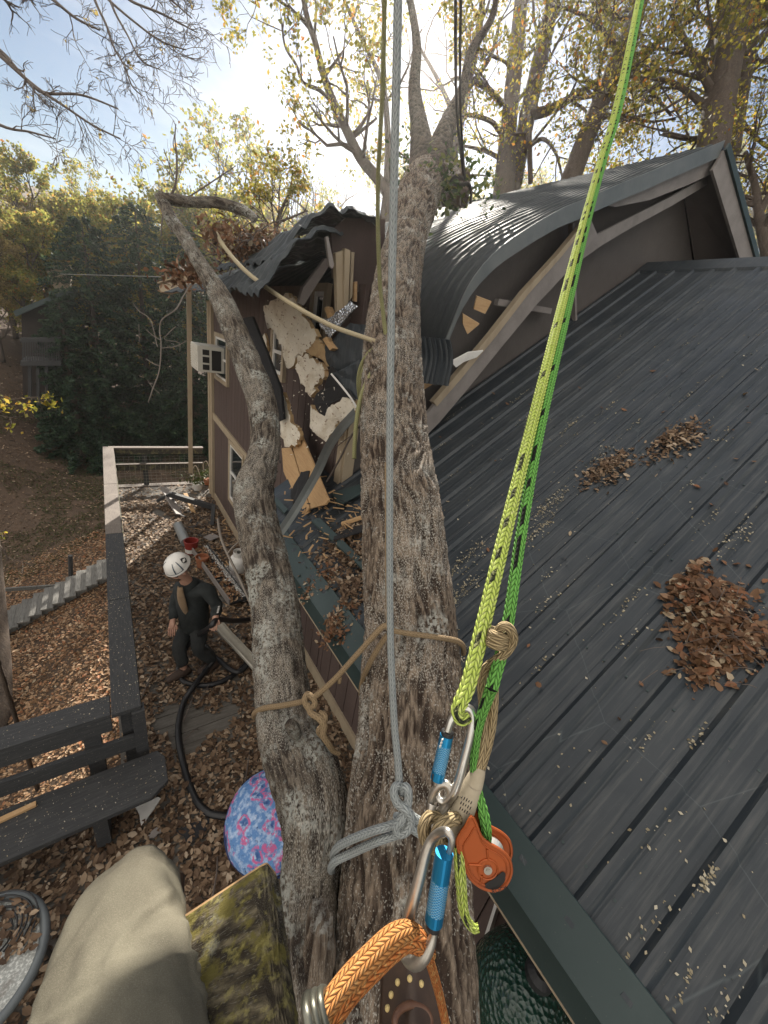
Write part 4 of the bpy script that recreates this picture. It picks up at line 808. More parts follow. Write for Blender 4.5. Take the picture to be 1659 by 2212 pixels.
dk = thing('hanging_rope', Dp(1000, 380, 3.4), 'dark doubled rope hanging from the canopy onto the cut trunk stub', 'rope')
rope([(985, -60, 2.6, 7), (984, 100, 2.8, 7), (987, 240, 3.0, 6), (997, 340, 3.3, 6), (1003, 385, 3.45, 6)], RM['darkrope'], 'fall', dk, n=14)
rope([(997, -60, 2.6, 6), (994, 100, 2.8, 6), (995, 240, 3.0, 5), (1000, 330, 3.3, 5), (1005, 388, 3.45, 5)], RM['darkrope'], 'fall', dk, n=14)
rope([(1003, 385, 3.45, 7), (985, 382, 3.42, 7), (975, 392, 3.45, 7), (990, 400, 3.4, 7), (1012, 398, 3.4, 7), (1018, 420, 3.45, 6), (1016, 440, 3.5, 6)], RM['darkrope'], 'hitch', dk)
# ================================================================== DECK RAILINGS, BENCH, STAIRS
lr = thing('deck_railing', (-.12, 6.2, 0), 'long deck railing running away from the corner, weathered cap and mossy lower rail', 'railing')
mb = MB()
for y0, y1 in ((2.68, 4.2), (4.205, 5.75)): mb.box((-.125, (y0 + y1) / 2, .93), (.20, y1 - y0 - .004, .042))
mb.build('cap_board', M['railwood'], lr, bevel=.004)
mb = MB()
for y0, y1 in ((5.755, 7.6), (7.605, 9.78)): mb.box((-.13, (y0 + y1) / 2, .93), (.19, y1 - y0 - .004, .042))
mb.build('cap_board', M['oldrail'], lr, bevel=.004)['label'] = 'weathered pinkish grey cap board'
M['mossrail'] = mat('mossy rail', (.045, .042, .035), [('noise', 9, (1, 1, 1), .48, .62, (.16, .15, .075), .9), ('noise', 60, None, .6, .7, (.32, .30, .22), .7)], [('noise', 40, None, .5, .006)], .9)
mb = MB(); mb.box((-.05, 6.2, .83), (.04, 6.9, .14)); mb.build('side_rail', M['mossrail'], lr, bevel=.004)
mb = MB(); mb.box((-.045, 6.2, .46), (.04, 6.9, .12)); mb.build('middle_rail', M['mossrail'], lr, bevel=.004)
for y in (2.8, 5.1, 7.4, 9.62): mb = MB(); mb.box((-.13, y, .44), (.09, .09, .92)); mb.build('post', M['railwood'], lr)
def wire_y(name, par, x0, x1, y, zs, step, along='x'):
    mb = MB(); r = .0022
    for z in zs: mb.tube(path3([V(x0 + (x1 - x0) * t / 8, y, z + .012 * fnoise(t * 2.1, z * 9)) if along == 'x' else V(y, x0 + (x1 - x0) * t / 8, z + .008 * fnoise(t * 2.1, z * 9)) for t in range(9)], 3), r, 4)
    n = int((x1 - x0) / step)
    for k in range(1, n): 
        q = x0 + k * step; j = .01 * fnoise(q * 7, 1.)
        a, b = (V(q, y, zs[0]), V(q + j, y, zs[-1])) if along == 'x' else (V(y, q, zs[0]), V(y, q + j, zs[-1])); mb.tube([a, b], r, 4)
    mb.build(name, M['wire'], par)
M['wire'] = mat('galvanised wire', (.30, .30, .26), (), (), .5, .5)
wire_y('wire_mesh', lr, 2.85, 9.6, -.13, [.08 + .1 * k for k in range(8)], .15, 'y')
fr = thing('deck_railing', (.8, 9.72, 0), 'far railing across the end of the deck with sagging wire mesh', 'railing')
mb = MB(); mb.box((.80, 9.74, .935), (1.86, .12, .036)); mb.build('cap_board', M['oldrail'], fr)
for z, h in ((.85, .13), (.48, .14)): mb = MB(); mb.box((.80, 9.75, z), (1.84, .04, h)); mb.build('rail', M['mossrail'], fr)
mb = MB(); mb.box((.80, 9.735, .558), (1.84, .06, .014)); mb.build('ledge', M['oldrail'], fr)
mb = MB(); mb.box((.80, 9.80, -.02), (1.9, .16, .09)); mb.build('kick_board', M['oldrail'], fr)
mb = MB(); mb.box((.52, 9.80, .45), (.10, .05, .9)); mb.build('post', M['railwood'], fr)
wire_y('wire_mesh', fr, -.08, 1.74, 9.72, [.05, .13, .2, .28, .35, .60, .67, .74], .1)
nr = thing('deck_railing', (-1.5, 2.78, 0), 'near dark railing running left from the corner behind the bench', 'railing')
mb = MB(); mb.box((-1.63, 2.79, .931), (2.8, .2, .042)); mb.build('cap_board', M['railwoodx'], nr, bevel=.004)
mb = MB(); mb.box((-1.63, 2.705, .84), (2.8, .035, .14)); mb.build('face_rail', M['railwoodx'], nr, bevel=.003)
mb = MB(); mb.beam((-3.03, 2.70, .55), (-.02, 2.70, .55), .036, .15); mb.build('back_rail', M['railwoodx'], nr, bevel=.003)
for x in (-.37, -1.6, -2.9): mb = MB(); mb.box((x, 2.745, .44), (.11, .05, .93)); mb.build('post', M['railwoodx'], nr)
mb = MB(); mb.box((-.05, 2.70, .44), (.09, .09, .95)); mb.build('post', M['railwoodx'], nr)
be = thing('deck_bench', (-1.4, 2.4, 0), 'dark built-in bench with a clipped end below the near railing', 'bench')
mb = MB(); mb.prism([V(-3, 2.22, .41), V(-.02, 2.22, .41), V(.10, 2.30, .41), V(.10, 2.52, .41), V(.05, 2.60, .41), V(-3, 2.60, .41)], (0, 0, .045)); mb.build('seat', M['railwoodx'], be, bevel=.005)
for x in (-.36, -1.7): mb = MB(); mb.box((x, 2.42, .2), (.09, .30, .415)); mb.build('leg', M['railwoodx'], be)
stk = MB(); stk.beam(Zp(-30, 1786, .47), Zp(78, 1736, .47), .035, .02); tag(stk.build('wood_offcut', M['rawwood'], loc=Zp(30, 1760, .46)), 'pale tan wood strip lying on the far side of the dark bench seat', 'wood strip')
st = thing('outdoor_stairs', Yp(120, 1300, 10.6), 'weathered grey wooden stairs descending the leafy slope to the left', 'stairs')
M['tread'] = mat('silvered stair tread', (.20, .195, .18), [('noise', 6, (8, 1, 1), .45, .7, (.10, .095, .085), .9), ('noise', 70, None, .62, .7, (.3, .22, .13), .8)], [('noise', 20, (10, 1, 1), .4, .004)], .85)
a, b = Yp(221, 1236, 10.6), Yp(4, 1352, 10.6)
for k in range(-1, 11):
    c = a.lerp(b, k / 9); mb = MB(); rr_ = random.Random(k)
    for q in (-.06, .06): mb.box(c + V(q, .12 + rr_.uniform(-.02, .02), 0), (.116, .95, .04))
    mb.box(c + V(.115, .12, -.05), (.01, .9, .06))
    mb.build('tread', M['tread'], st)
for dy in (-.2, .42): mb = MB(); mb.beam(a.lerp(b, -.25) + V(0, dy, -.11), b + (b - a) * .15 + V(0, dy, -.11), .04, .16); mb.build('stringer', M['tread'], st)
mb = MB(); mb.tube([Yp(152, 1262, 11.3) + V(0, 0, -.1), Yp(152, 1200, 11.3)], .05, 8); mb.build('handrail_post', M['railwood'], st)
mb = MB(); mb.beam(Yp(-20, 1276, 11.3), Yp(175, 1262, 11.3), .05, .09); mb.build('handrail', M['tread'], st)

# ================================================================== WORKER ON THE DECK
def skin(pts, edges, name, levels=2):    # pts: (vector, rx, ry); skin + subdivision baked to a mesh
    me = bpy.data.meshes.new(name); me.from_pydata([tuple(p[0]) for p in pts], edges, []); ob = bpy.data.objects.new('tmp', me); COL.objects.link(ob)
    sm = ob.modifiers.new('s', 'SKIN'); ob.modifiers.new('d', 'SUBSURF').levels = levels
    for i, p in enumerate(pts):
        s = me.skin_vertices[0].data[i]; s.radius = (p[1], p[2] if len(p) > 2 else p[1]); s.use_root = (i == 0)
    bpy.context.view_layer.update(); m2 = bpy.data.meshes.new_from_object(ob.evaluated_get(bpy.context.evaluated_depsgraph_get()))
    bpy.data.objects.remove(ob); m2.polygons.foreach_set('use_smooth', [True] * len(m2.polygons)); return m2
def put(me, name, mats, parent, wrinkle=0, fr=18):
    off = root_loc(parent)
    for v in me.vertices:
        if wrinkle: v.co += v.normal * wrinkle * noise.noise(v.co * fr)
    me.transform(Matrix.Translation(-off)); me.name = name; me.materials.clear()
    for m in mats: me.materials.append(m)
    o = bpy.data.objects.new(name, me); COL.objects.link(o); o.parent = parent; return o
skinm = mat('skin', (.42, .24, .17), [('noise', 30, None, .5, .7, (.36, .18, .13), .5)], (), .55)
jac = mat('dark work jacket', (.012, .015, .015), [('noise', 10, None, .45, .7, (.024, .028, .028), .8)], [('noise', 22, None, .5, .012)], .9)
trs = mat('dark work trousers', (.02, .022, .022), [('noise', 8, None, .45, .7, (.032, .034, .033), .8)], [('noise', 25, None, .5, .01)], .9)
shi = mat('tan shirt', (.22, .15, .09), [('noise', 12, None, .5, .7, (.15, .10, .06), .6)], [('noise', 25, None, .4, .008)], .9)
boot = mat('brown leather boots', (.05, .03, .02), (), [('noise', 30, None, .2, .004)], .7)
fL, fR = Zp(398, 1448, .07), Zp(462, 1432, .07)
pel = Yp(420, 1352, 3.92); che = Yp(417, 1286, 3.86); nek = Yp(401, 1252, 3.80); hed = Yp(383, 1232, 3.76)
shR, shL = Yp(448, 1272, 3.66), Yp(390, 1268, 4.02); elR, haR = Yp(470, 1312, 3.60), Yp(464, 1340, 3.46); elL, haL = Yp(376, 1312, 3.98), Yp(372, 1350, 3.86)
pe = thing('person', (.6, 3.85, 0), 'worker in white helmet and dark open jacket stooping on the deck with black hose', 'person')
kR = (pel + fR) / 2 + V(-.10, -.10, .06); kL = (pel + fL) / 2 + V(-.12, .0, .06); hipR, hipL = pel + V(.05, -.10, -.05), pel + V(-.05, .10, -.05)
P = [(pel, .11, .10), (che, .105, .10), (nek, .062), ((nek + hed) / 2, .06), (hed, .078, .088), (hed + V(.0, 0, .06), .085, .09),
     (shR, .045), (elR, .043), (haR + (elR - haR) * .2, .030), (haR, .034), (shL, .045), (elL, .043), (haL + (elL - haL) * .2, .03), (haL, .034),
     (hipR, .088), (kR, .062), (fR, .045), (fR + V(-.16, -.06, -.02), .035), (hipL, .088), (kL, .062), (fL, .045), (fL + V(-.17, -.03, -.02), .035)]
E_ = [(0, 1), (1, 2), (2, 3), (3, 4), (4, 5), (1, 6), (6, 7), (7, 8), (8, 9), (1, 10), (10, 11), (11, 12), (12, 13), (0, 14), (14, 15), (15, 16), (16, 17), (0, 18), (18, 19), (19, 20), (20, 21)]
fdir = V(-.75, -.55, -.55).normalized(); side = fdir.cross(V(0, 0, 1)).normalized(); fup = side.cross(fdir).normalized()
P.append((hed + fdir * .085 - fup * .01, .022)); E_.append((4, len(P) - 1))                     # nose
for hand, el_ in ((9, 7), (13, 11)):
    hp = P[hand][0]; d = (hp - P[el_][0]).normalized(); s_ = d.cross(V(0, 0, 1)).normalized()
    for q, L_f in ((-1.5, .062), (-.5, .075), (.5, .07), (1.5, .055)):
        b1 = hp + d * .04 + s_ * q * .02; P += [(b1, .0105), (b1 + d * L_f * .5 + V(0, 0, -.012), .0095), (b1 + d * L_f * .75 + V(0, 0, -.04), .008)]; n_ = len(P); E_ += [(hand, n_ - 3), (n_ - 3, n_ - 2), (n_ - 2, n_ - 1)]
    P += [(hp + s_ * -.045 + d * .01, .012), (hp + s_ * -.05 + d * .045 + V(0, 0, -.015), .009)]; n_ = len(P); E_ += [(hand, n_ - 2), (n_ - 2, n_ - 1)]
put(skin(P, E_, 'body'), 'body', [skinm], pe)
kk = 1.22
put(skin([(pel, .155, .14), (hipR, .105), (kR, .082), (fR + V(0, 0, .05), .072), (hipL, .105), (kL, .082), (fL + V(0, 0, .05), .072), (pel + (che - pel) * .35, .15, .13)], [(0, 1), (1, 2), (2, 3), (0, 4), (4, 5), (5, 6), (0, 7)], 't'), 'trousers', [trs], pe, .012)
jm = skin([(che, .185, .165), (pel + (che - pel) * .3, .175, .155), (nek, .085), (shR, .085), (elR, .062), (haR + (elR - haR) * .25, .052), (shL, .085), (elL, .062), (haL + (elL - haL) * .25, .052), (pel + V(0, 0, -.06), .175, .16)], [(0, 1), (0, 2), (0, 3), (3, 4), (4, 5), (0, 6), (6, 7), (7, 8), (1, 9)], 'j')
put(jm, 'jacket', [jac], pe, .016)
fr_ = V(-.62, -.78, 0).normalized(); sd_ = V(fr_.y, -fr_.x, 0)
mb = MB(); c_ = (nek + V(0, 0, -.06)); q0 = c_ + fr_ * .115
axt = (pel - nek).normalized()
def shf(u, v): w_ = .022 + .026 * math.sin(math.pi * min(1, v * .9 + .05)); p = nek + axt * (.02 + v * .46); return p + fr_ * (.085 + .062 * math.sin(math.pi * min(1, .25 + v * .62))) + sd_ * (u - .5) * 2 * w_ - V(0, 0, 1) * 0 - fr_ * ((u - .5) * 2) ** 2 * .02
mb.grid(shf, 6, 10); mb.build('shirt', shi, pe, smooth=True, solid=.01)
for f_ in (fL, fR):
    mb = MB(); p4 = path4([(f_.x + .05, f_.y + .02, .06, .055), (f_.x - .04, f_.y - .02, .055, .06), (f_.x - .14, f_.y - .05, .045, .052), (f_.x - .19, f_.y - .06, .04, .03)], 4); mb.tube(p4[0], p4[1], 12); mb.build('boot', boot, pe, smooth=True)
# helmet: shell with brim, dark vents and stripe
hc = hed + V(0, 0, .055) - fdir * .008; hq = fup
mb = MB(); prof = [(.114, -.014), (.120, 0), (.113, .008), (.110, .036), (.098, .076), (.074, .106), (.042, .124), (.004, .130)]
mb.lathe([(r, h) for r, h in prof], hc, hq, 28)
for i in range(len(mb.v)):
    d = mb.v[i] - hc; k = d.dot(fdir); mb.v[i] = mb.v[i] + fdir * k * .16
mb.build('helmet', M['white'], pe, smooth=True)
def onshell(a, h): # a: angle around from the front, h: height
    r = np.interp(h, [q[1] for q in prof[1:]], [q[0] for q in prof[1:]]) + .0025; d = fdir * math.cos(a) * 1.16 + side * math.sin(a); return hc + d * r + hq * h
mb = MB()
for sgn in (1, -1):
    for k in range(5): h0, h1 = .045 + k * .013, .058 + k * .013; w0, w1 = .30 * math.sin(math.pi * (k + .15) / 5.3), .30 * math.sin(math.pi * (k + 1.15) / 5.3); c = sgn * 2.0; mb.poly([onshell(c - w0, h0), onshell(c + w0, h0), onshell(c + w1, h1), onshell(c - w1, h1)])
mb.build('helmet_vent', M['black'], pe)
mb = MB()
for a1 in (1.35, -1.35, .75, -.75):
    for k in range(7): h0, h1 = .02 + k * .014, .034 + k * .014; mb.poly([onshell(a1 - .05, h0), onshell(a1 + .05, h0), onshell(a1 + .05, h1), onshell(a1 - .05, h1)])
for k in range(24): a0 = -1.35 + k * 2.7 / 24; mb.poly([onshell(a0, .018), onshell(a0 + .1125, .018), onshell(a0 + .1125, .026), onshell(a0, .026)])
mb.build('helmet_stripe', mat('slate blue helmet stripe', (.05, .075, .10), (), (), .5), pe)
hair = mat('brown hair and beard', (.05, .032, .02), [('noise', 60, None, .4, .7, (.08, .05, .03), .8)], [('noise', 80, None, .6, .01)], .9)
mb = MB(); bp = hed - fup * .055 + fdir * .03; mb.tube([bp + fdir * .03 + side * x for x in (-.05, -.03, 0, .03, .05)], [.02, .034, .042, .034, .02], 10); mb.build('beard', hair, pe, smooth=True)
mb = MB(); mb.tube([hed + fdir * (.078 - abs(x) * 4 * .06) + fup * .026 + side * x for x in (-.07, -.045, 0, .045, .07)], .014, 8); mb.build('sunglasses', M['black'], pe, smooth=True)
for sgn in (1, -1): mb = MB(); mb.tube([hed + side * sgn * .085 + fup * .02, hed + side * sgn * .09 - fup * .03], .017, 8); mb.build('ear', skinm, pe, smooth=True)
mb = MB(); ad = (haR - elR); 
for k in range(7):
    c = elR.lerp(haR, -.25 + k * .11) + (CAM - elR).normalized() * .068; mb.box(c + V(.012, 0, 0), (.018, .006, .011 if k % 2 else .014))
mb.build('sleeve_print', M['white'], pe)
# black hose: looped on the deck, through the hand
hs = mat('black rubber hose', (.012, .012, .013), (), [('noise', 60, None, .2, .003)], .45)
zz = .035
H = [Zp(565, 1336, .25), Zp(548, 1337, .45), Zp(505, 1341, .68), haR + V(.03, .02, -.015), haR + V(-.05, -.02, -.06), Zp(425, 1374, .50), Zp(400, 1402, .28), Zp(386, 1440, .08), Zp(388, 1462, zz), Zp(405, 1476, zz), Zp(450, 1480, zz), Zp(496, 1464, zz), Zp(530, 1436, zz), Zp(545, 1412, zz), Zp(543, 1425, .09), Zp(512, 1452, .10), Zp(470, 1424, .09), Zp(432, 1390, .05), Zp(420, 1378, .12), Zp(440, 1392, .2), Zp(462, 1420, .16), Zp(446, 1446, .10), Zp(418, 1484, .10), Zp(396, 1520, .05), Zp(385, 1581, zz), Zp(397, 1654, zz), Zp(419, 1720, zz), Zp(445, 1752, zz), Zp(474, 1762, zz), Zp(540, 1764, zz), Zp(640, 1745, zz)]
mb = MB(); mb.tube(path3(H, 9), .030, 12); tag(mb.build('hose', hs, smooth=True, loc=(.5, 3, 0)), 'thick black hose looped over the leafy deck and held by the worker', 'hose')

# ================================================================== THINGS LYING ON THE DECK
def td():
    g = G('tie-dye fabric'); o = g.n('TexCoord').outputs['Object']
    w = g.n('TexNoise', Vector=o, Scale=9., Detail=3.).outputs['Color']; v = g.n('Mix', {'data_type': 'VECTOR'}, i0=.10, i4=o, i5=w).outputs[1]
    d = g.n('TexVoronoi', Vector=v, Scale=9.5).outputs['Distance']
    s = g.math('SINE', g.math('MULTIPLY', d, 26.)); sp = g.tex('noise', 45., None, o)
    c = g.mix(g.ramp(d, .05, .5), (.02, .055, .20), (.10, .22, .46)); c = g.mix(g.ramp(g.tex('noise', 22., None, o), .46, .62), c, (.36, .48, .68)); c = g.mix(g.ramp(g.tex('noise', 34., None, o), .62, .70), c, (.015, .03, .09))
    pk = g.math('MULTIPLY', g.ramp(g.math('ABSOLUTE', g.math('SUBTRACT', d, .42)), .12, .05), g.ramp(g.tex('noise', 40., None, o), .40, .52)); c = g.mix(pk, c, (.50, .11, .26))
    c = g.mix(g.ramp(g.tex('noise', 26., None, o), .60, .70, 0, .7), c, (.55, .60, .72))
    p = g.n('BsdfPrincipled', Base_Color=c, Roughness=.9, Normal=g.n('Bump', Strength=.5, Distance=.02, Height=g.tex('soft', 9., None, o)).outputs[0]); g.t.links.new(p.outputs[0], g.out.inputs[0]); return g.m
cc_ = Zp(590, 1768, .20); cu = thing('cushion', (cc_.x, cc_.y, 0), 'big round blue and pink tie-dye cushion behind the limb', 'cushion')
cax = V(-.12, -.25, 1).normalized()
mb = MB(); pr_ = [(.01, .22)] + [(.37 * math.sin(t) ** .9, .22 * math.cos(t) if t < 1.5 else .16 * math.cos(t)) for t in [math.pi * k / 20 for k in range(1, 20)]] + [(.01, -.16)]
mb.lathe(pr_, cc_, cax, 48)
for i, v in enumerate(mb.v): mb.v[i] = v + (v - cc_) * .07 * fnoise(v.x * 5, v.y * 5, v.z * 5)
mb.build('cushion_cover', td(), cu, smooth=True)
q_ = V(0, 0, 1).rotation_difference(cax); mb = MB(); mb.tube([cc_ + q_ @ V(.376 * math.cos(t), .376 * math.sin(t), -.01) * (1 + .03 * fnoise(t * 2, 1)) for t in [2 * math.pi * k / 60 for k in range(60)]], .009, 8, closed=True); mb.build('piping', mat('navy piping', (.015, .03, .10), (), (), .8), cu, smooth=True)
# papasan base
mb = MB(); mb.lathe([(.26, 0), (.28, .02), (.31, .12), (.29, .13), (.25, .03)], (cc_.x, cc_.y, 0), (0, 0, 1), 30); mb.build('base', M['deckwood'], cu)
# round glass-topped table at the lower left
tc_ = V(-.90, 1.62, 0); ta = thing('patio_table', tc_, 'round patio table with a frosted top, grey rim and coiled dark wire', 'table')
frost = mat('frosted speckled top', (.30, .31, .29), [('noise', 70, None, .48, .6, (.62, .63, .60), .9), ('noise', 5, None, .55, .68, (.13, .11, .09), .9)], [('noise', 90, None, .3, .003)], .5)
mb = MB(); mb.lathe([(.01, .60), (.30, .60), (.30, .615), (.01, .616)], tc_, (0, 0, 1), 48); mb.build('table_top', frost, ta)
mb = MB(); mb.tube([tc_ + V(.315 * math.cos(t), .315 * math.sin(t), .612) for t in [2 * math.pi * k / 48 for k in range(48)]], .024, 10, closed=True); mb.build('rim', mat('grey metal rim', (.13, .145, .15), (), (), .5, .2), ta, smooth=True)
for k in range(3): a = k * 2.1 + .5; mb = MB(); mb.tube([tc_ + V(.25 * math.cos(a), .25 * math.sin(a), .6), tc_ + V(.29 * math.cos(a), .29 * math.sin(a), 0)], .014, 8); mb.build('leg', M['black'], ta)
mb = MB()
for k in range(6): rr_ = .14 + .022 * k; mb.tube(path3([tc_ + V(.03 + rr_ * math.cos(t) , .10 + rr_ * math.sin(t) * .8, .63 + .012 * k * .5 + .012 * math.sin(3 * t + k)) for t in [.1 * k + math.pi * 1.25 * j / 10 - .9 for j in range(11)]], 3), .0045, 6)
tag(mb.build('wire_coil', M['black'], smooth=True, loc=tc_ + V(0, 0, .62)), 'loose coil of thin dark cable on the frosted table top', 'cable')
rgt = np.random.default_rng(3); Qt = np.array([(tc_.x + rgt.uniform(-.28, .28), tc_.y + rgt.uniform(-.06, .29), .63 + .02 * rgt.random()) for _ in range(330)]); Qt = Qt[(Qt[:, 0] - tc_.x) ** 2 + (Qt[:, 1] - tc_.y) ** 2 < .29 ** 2]; leaves('leaf_scatter', Qt, (.012, .035), M['litterdark'], ta, rgt, flat=.6)
# green ceramic grill under the eave
ga = V(1.50, .0, 0); gl = thing('ceramic_grill', ga, 'dark green dimpled egg-shaped ceramic grill under the eave', 'grill')
egg = mat('dark green dimpled glaze', (.010, .035, .025), [('noise', 5, None, .45, .7, (.016, .05, .036), .8)], [('vor', 42, None, .9, .012)], .22, spec=.6)
mb = MB(); mb.lathe([(.24, .84), (.265, .86), (.27, .94), (.25, 1.05), (.20, 1.14), (.12, 1.20), (.06, 1.22)], ga, (0, 0, 1), 40); mb.build('lid', egg, gl, smooth=True)
mb = MB(); mb.lathe([(.14, .42), (.2, .5), (.25, .66), (.265, .80), (.25, .83)], ga, (0, 0, 1), 40); mb.build('base', egg, gl, smooth=True)
mb = MB(); mb.lathe([(.07, 1.215), (.07, 1.26), (.04, 1.28), (.01, 1.28)], ga, (0, 0, 1), 20); mb.build('chimney_cap', M['black'], gl)
mb = MB(); mb.lathe([(.272, .825), (.278, .83), (.278, .86), (.272, .865)], ga, (0, 0, 1), 40); mb.build('band', M['black'], gl)
mb = MB(); mb.beam(ga + V(-.2, -.24, .9), ga + V(.1, -.3, .9), .03, .03); mb.build('handle', M['rawwood'], gl)
for k in range(4): a = k * 1.57 + .78; mb = MB(); mb.tube([ga + V(.2 * math.cos(a), .2 * math.sin(a), .55), ga + V(.27 * math.cos(a), .27 * math.sin(a), 0)], .018, 6); mb.build('leg', M['black'], gl)
# pots, buckets, tank
def pot(c, r, h, m, name, label, cat, taper=.75, rim=True):
    mb = MB(); mb.lathe([(r * taper, 0), (r * .98, h * .82), (r * 1.06, h * .83), (r * 1.06, h), (r * .94, h), (r * .9, h * .75), (.01, h * .72)], c, (0, 0, 1), 24); return tag(mb.build(name, m, loc=c, smooth=False), label, cat)
terra = mat('terracotta', (.30, .115, .055), [('noise', 12, None, .5, .7, (.22, .09, .05), .7)], (), .85)
c_ = Zp(437, 1226, 0); pot(c_, .10, .22, terra, 'plant_pot', 'empty terracotta pot on the deck behind the worker', 'pot')
c_ = Zp(414, 1196, 0); bu = thing('bucket', c_, 'red bucket with a pale label band beyond the terracotta pot', 'bucket'); redm = mat('red plastic', (.24, .03, .022), (), (), .5)
mb = MB(); mb.lathe([(.09, .0), (.115, .25), (.12, .25), (.12, .27), (.105, .27), (.09, .05), (.01, .045)], c_, (0, 0, 1), 24); mb.build('bucket_body', redm, bu)
mb = MB(); mb.lathe([(.0985, .05), (.1085, .13), (.1075, .13), (.0975, .05)], c_, (0, 0, 1), 24); mb.build('label_band', M['white'], bu)
a = Zp(385, 1135, .12); b = Zp(402, 1172, .12); mb = MB(); mb.tube([a, b], [.085, .085], 20); tag(mb.build('chimney_pipe', mat('grey sheet metal', (.27, .28, .28), (), (), .5, .4), smooth=False, loc=a), 'short grey metal pipe lying on leaves beside the red bucket', 'pipe')
c_ = Zp(515, 1236, 0); tk = thing('propane_tank', c_, 'white propane tank standing between the limb and the long tray', 'gas tank')
mb = MB(); mb.lathe([(.10, .0), (.12, .03), (.15, .06), (.15, .25), (.12, .31), (.05, .34), (.03, .34)], c_, (0, 0, 1), 28); mb.build('tank', M['white'], tk, smooth=True)
mb = MB(); mb.lathe([(.085, .31), (.09, .42), (.086, .42), (.081, .31)], c_, (0, 0, 1), 24); mb.build('collar', M['white'], tk)
mb = MB(); mb.lathe([(.02, .34), (.02, .39), (.032, .39), (.032, .41)], c_, (0, 0, 1), 14); mb.build('valve', darkst, tk)
for (px, py, s, lab) in ((427, 1052, 1., 'white pot of trailing plants at the foot of the tan corner board'), (449, 1040, .9, 'small pot of trailing plants between the white pot and the wall')):
    c_ = Zp(px, py + 6, .02); tp = thing('potted_plant', c_, lab, 'potted plant'); mb = MB(); mb.lathe([(.085 * s, 0), (.11 * s, .14 * s), (.12 * s, .14 * s), (.12 * s, .17 * s), (.1 * s, .16 * s), (.01, .14 * s)], c_, (0, 0, 1), 20); mb.build('pot', M['white'] if s == 1. else terra, tp)
    rg = np.random.default_rng(int(px)); n_ = 130; Q = np.array(c_) + np.stack([rg.normal(0, .11, n_), rg.normal(0, .10, n_), .18 + np.abs(rg.normal(.09, .09, n_))], 1); leaves('foliage', Q, (.02, .05), M['grass'], tp, rg)
    mb = MB(); mb.tube(path3([c_ + V(-.06, 0, .15), c_ + V(-.1, 0, .5), c_ + V(-.02, 0, .6), c_ + V(.07, 0, .3), c_ + V(.05, 0, .15)], 5), .008, 6); mb.build('stem_hoop', M['palewig'], tp)
def plank(a, b, w, h, m, name, label, cat, up=(0, 0, 1)):
    mb = MB(); mb.beam(a, b, w, h, up); return tag(mb.build(name, m, loc=a, bevel=.003), label, cat)
plank(Zp(352, 1052, .30), Zp(388, 1112, .06), .16, .03, M['greytrim'], 'board', 'wide pale board lying askew near the far railing', 'board', (.4, 0, 1))
plank(Zp(368, 1068, .30), Zp(462, 1096, .10), .10, .10, M['railwoodx'], 'timber', 'dark square timber lying across the far end of the deck', 'timber')
plank(Zp(400, 1066, .2), Zp(418, 1106, .04), .08, .03, M['rawwood'], 'board', 'short tan board propped under the dark timber', 'board')
plank(Zp(340, 1082, .1), Zp(372, 1064, .32), .10, .05, M['railwood'], 'timber', 'short dark timber end near the weathered railing', 'timber')
plank(Zp(462, 1090, .35), Zp(458, 1135, .02), .07, .07, M['railwood'], 'post_stub', 'dark leaning post stub against the foot of the corner board', 'post')
plank(Zp(452, 1056, .02), Zp(458, 1000, .75), .03, .03, M['rawwood'], 'stick', 'thin brown stick leaning between the plant pots and the wall', 'stick')
plank(Zp(486, 1228, .10), Zp(536, 1296, .06), .15, .025, M['greytrim'], 'board', 'long pale board lying by the propane tank', 'board')
tr = thing('planter_tray', Zp(470, 1245, 0), 'long weathered tray heaped with leaves and white fluff', 'tray'); a, b = Zp(432, 1188, .10), Zp(514, 1300, .10)
mb = MB(); mb.beam(a, b, .24, .03); mb.build('tray_bottom', M['railwood'], tr); sdv = (b - a).normalized().cross(V(0, 0, 1))
mb = MB(); mb.beam(a - sdv * .125 + V(0, 0, .03), b - sdv * .125 + V(0, 0, .03), .02, .1); mb.build('tray_side', M['railwood'], tr); mb = MB(); mb.beam(a + sdv * .125 + V(0, 0, .03), b + sdv * .125 + V(0, 0, .03), .02, .1); mb.build('tray_side', M['greytrim'], tr)
rg = np.random.default_rng(5); t_ = rg.random(420); o_ = rg.uniform(-.11, .11, 420); Q = np.array([a.lerp(b, t) + sdv * o + V(0, 0, .03 + .03 * random.random()) for t, o in zip(t_, o_)]); leaves('leaf_fill', Q, (.02, .04), M['litter'], tr, rg, flat=.5)
t_ = rg.random(900) ** .8; o_ = -.10 + rg.normal(0, .025, 900); Q = np.array([a.lerp(b, t) + sdv * o + V(0, 0, .06 + .015 * random.random()) for t, o in zip(t_, o_)]); leaves('white_fluff', Q, (.008, .018), mat('white fluff', (.7, .69, .66), (), (), .95), tr, rg, simple=True)
mb = MB(); c_ = Zp(457, 1160, .05); mb.box(c_, (.22, .2, .012), Matrix.Rotation(.5, 3, 'Z')); tag(mb.build('tile', M['greytrim'], loc=c_), 'pale square tile lying on leaves below the dark wall', 'tile')
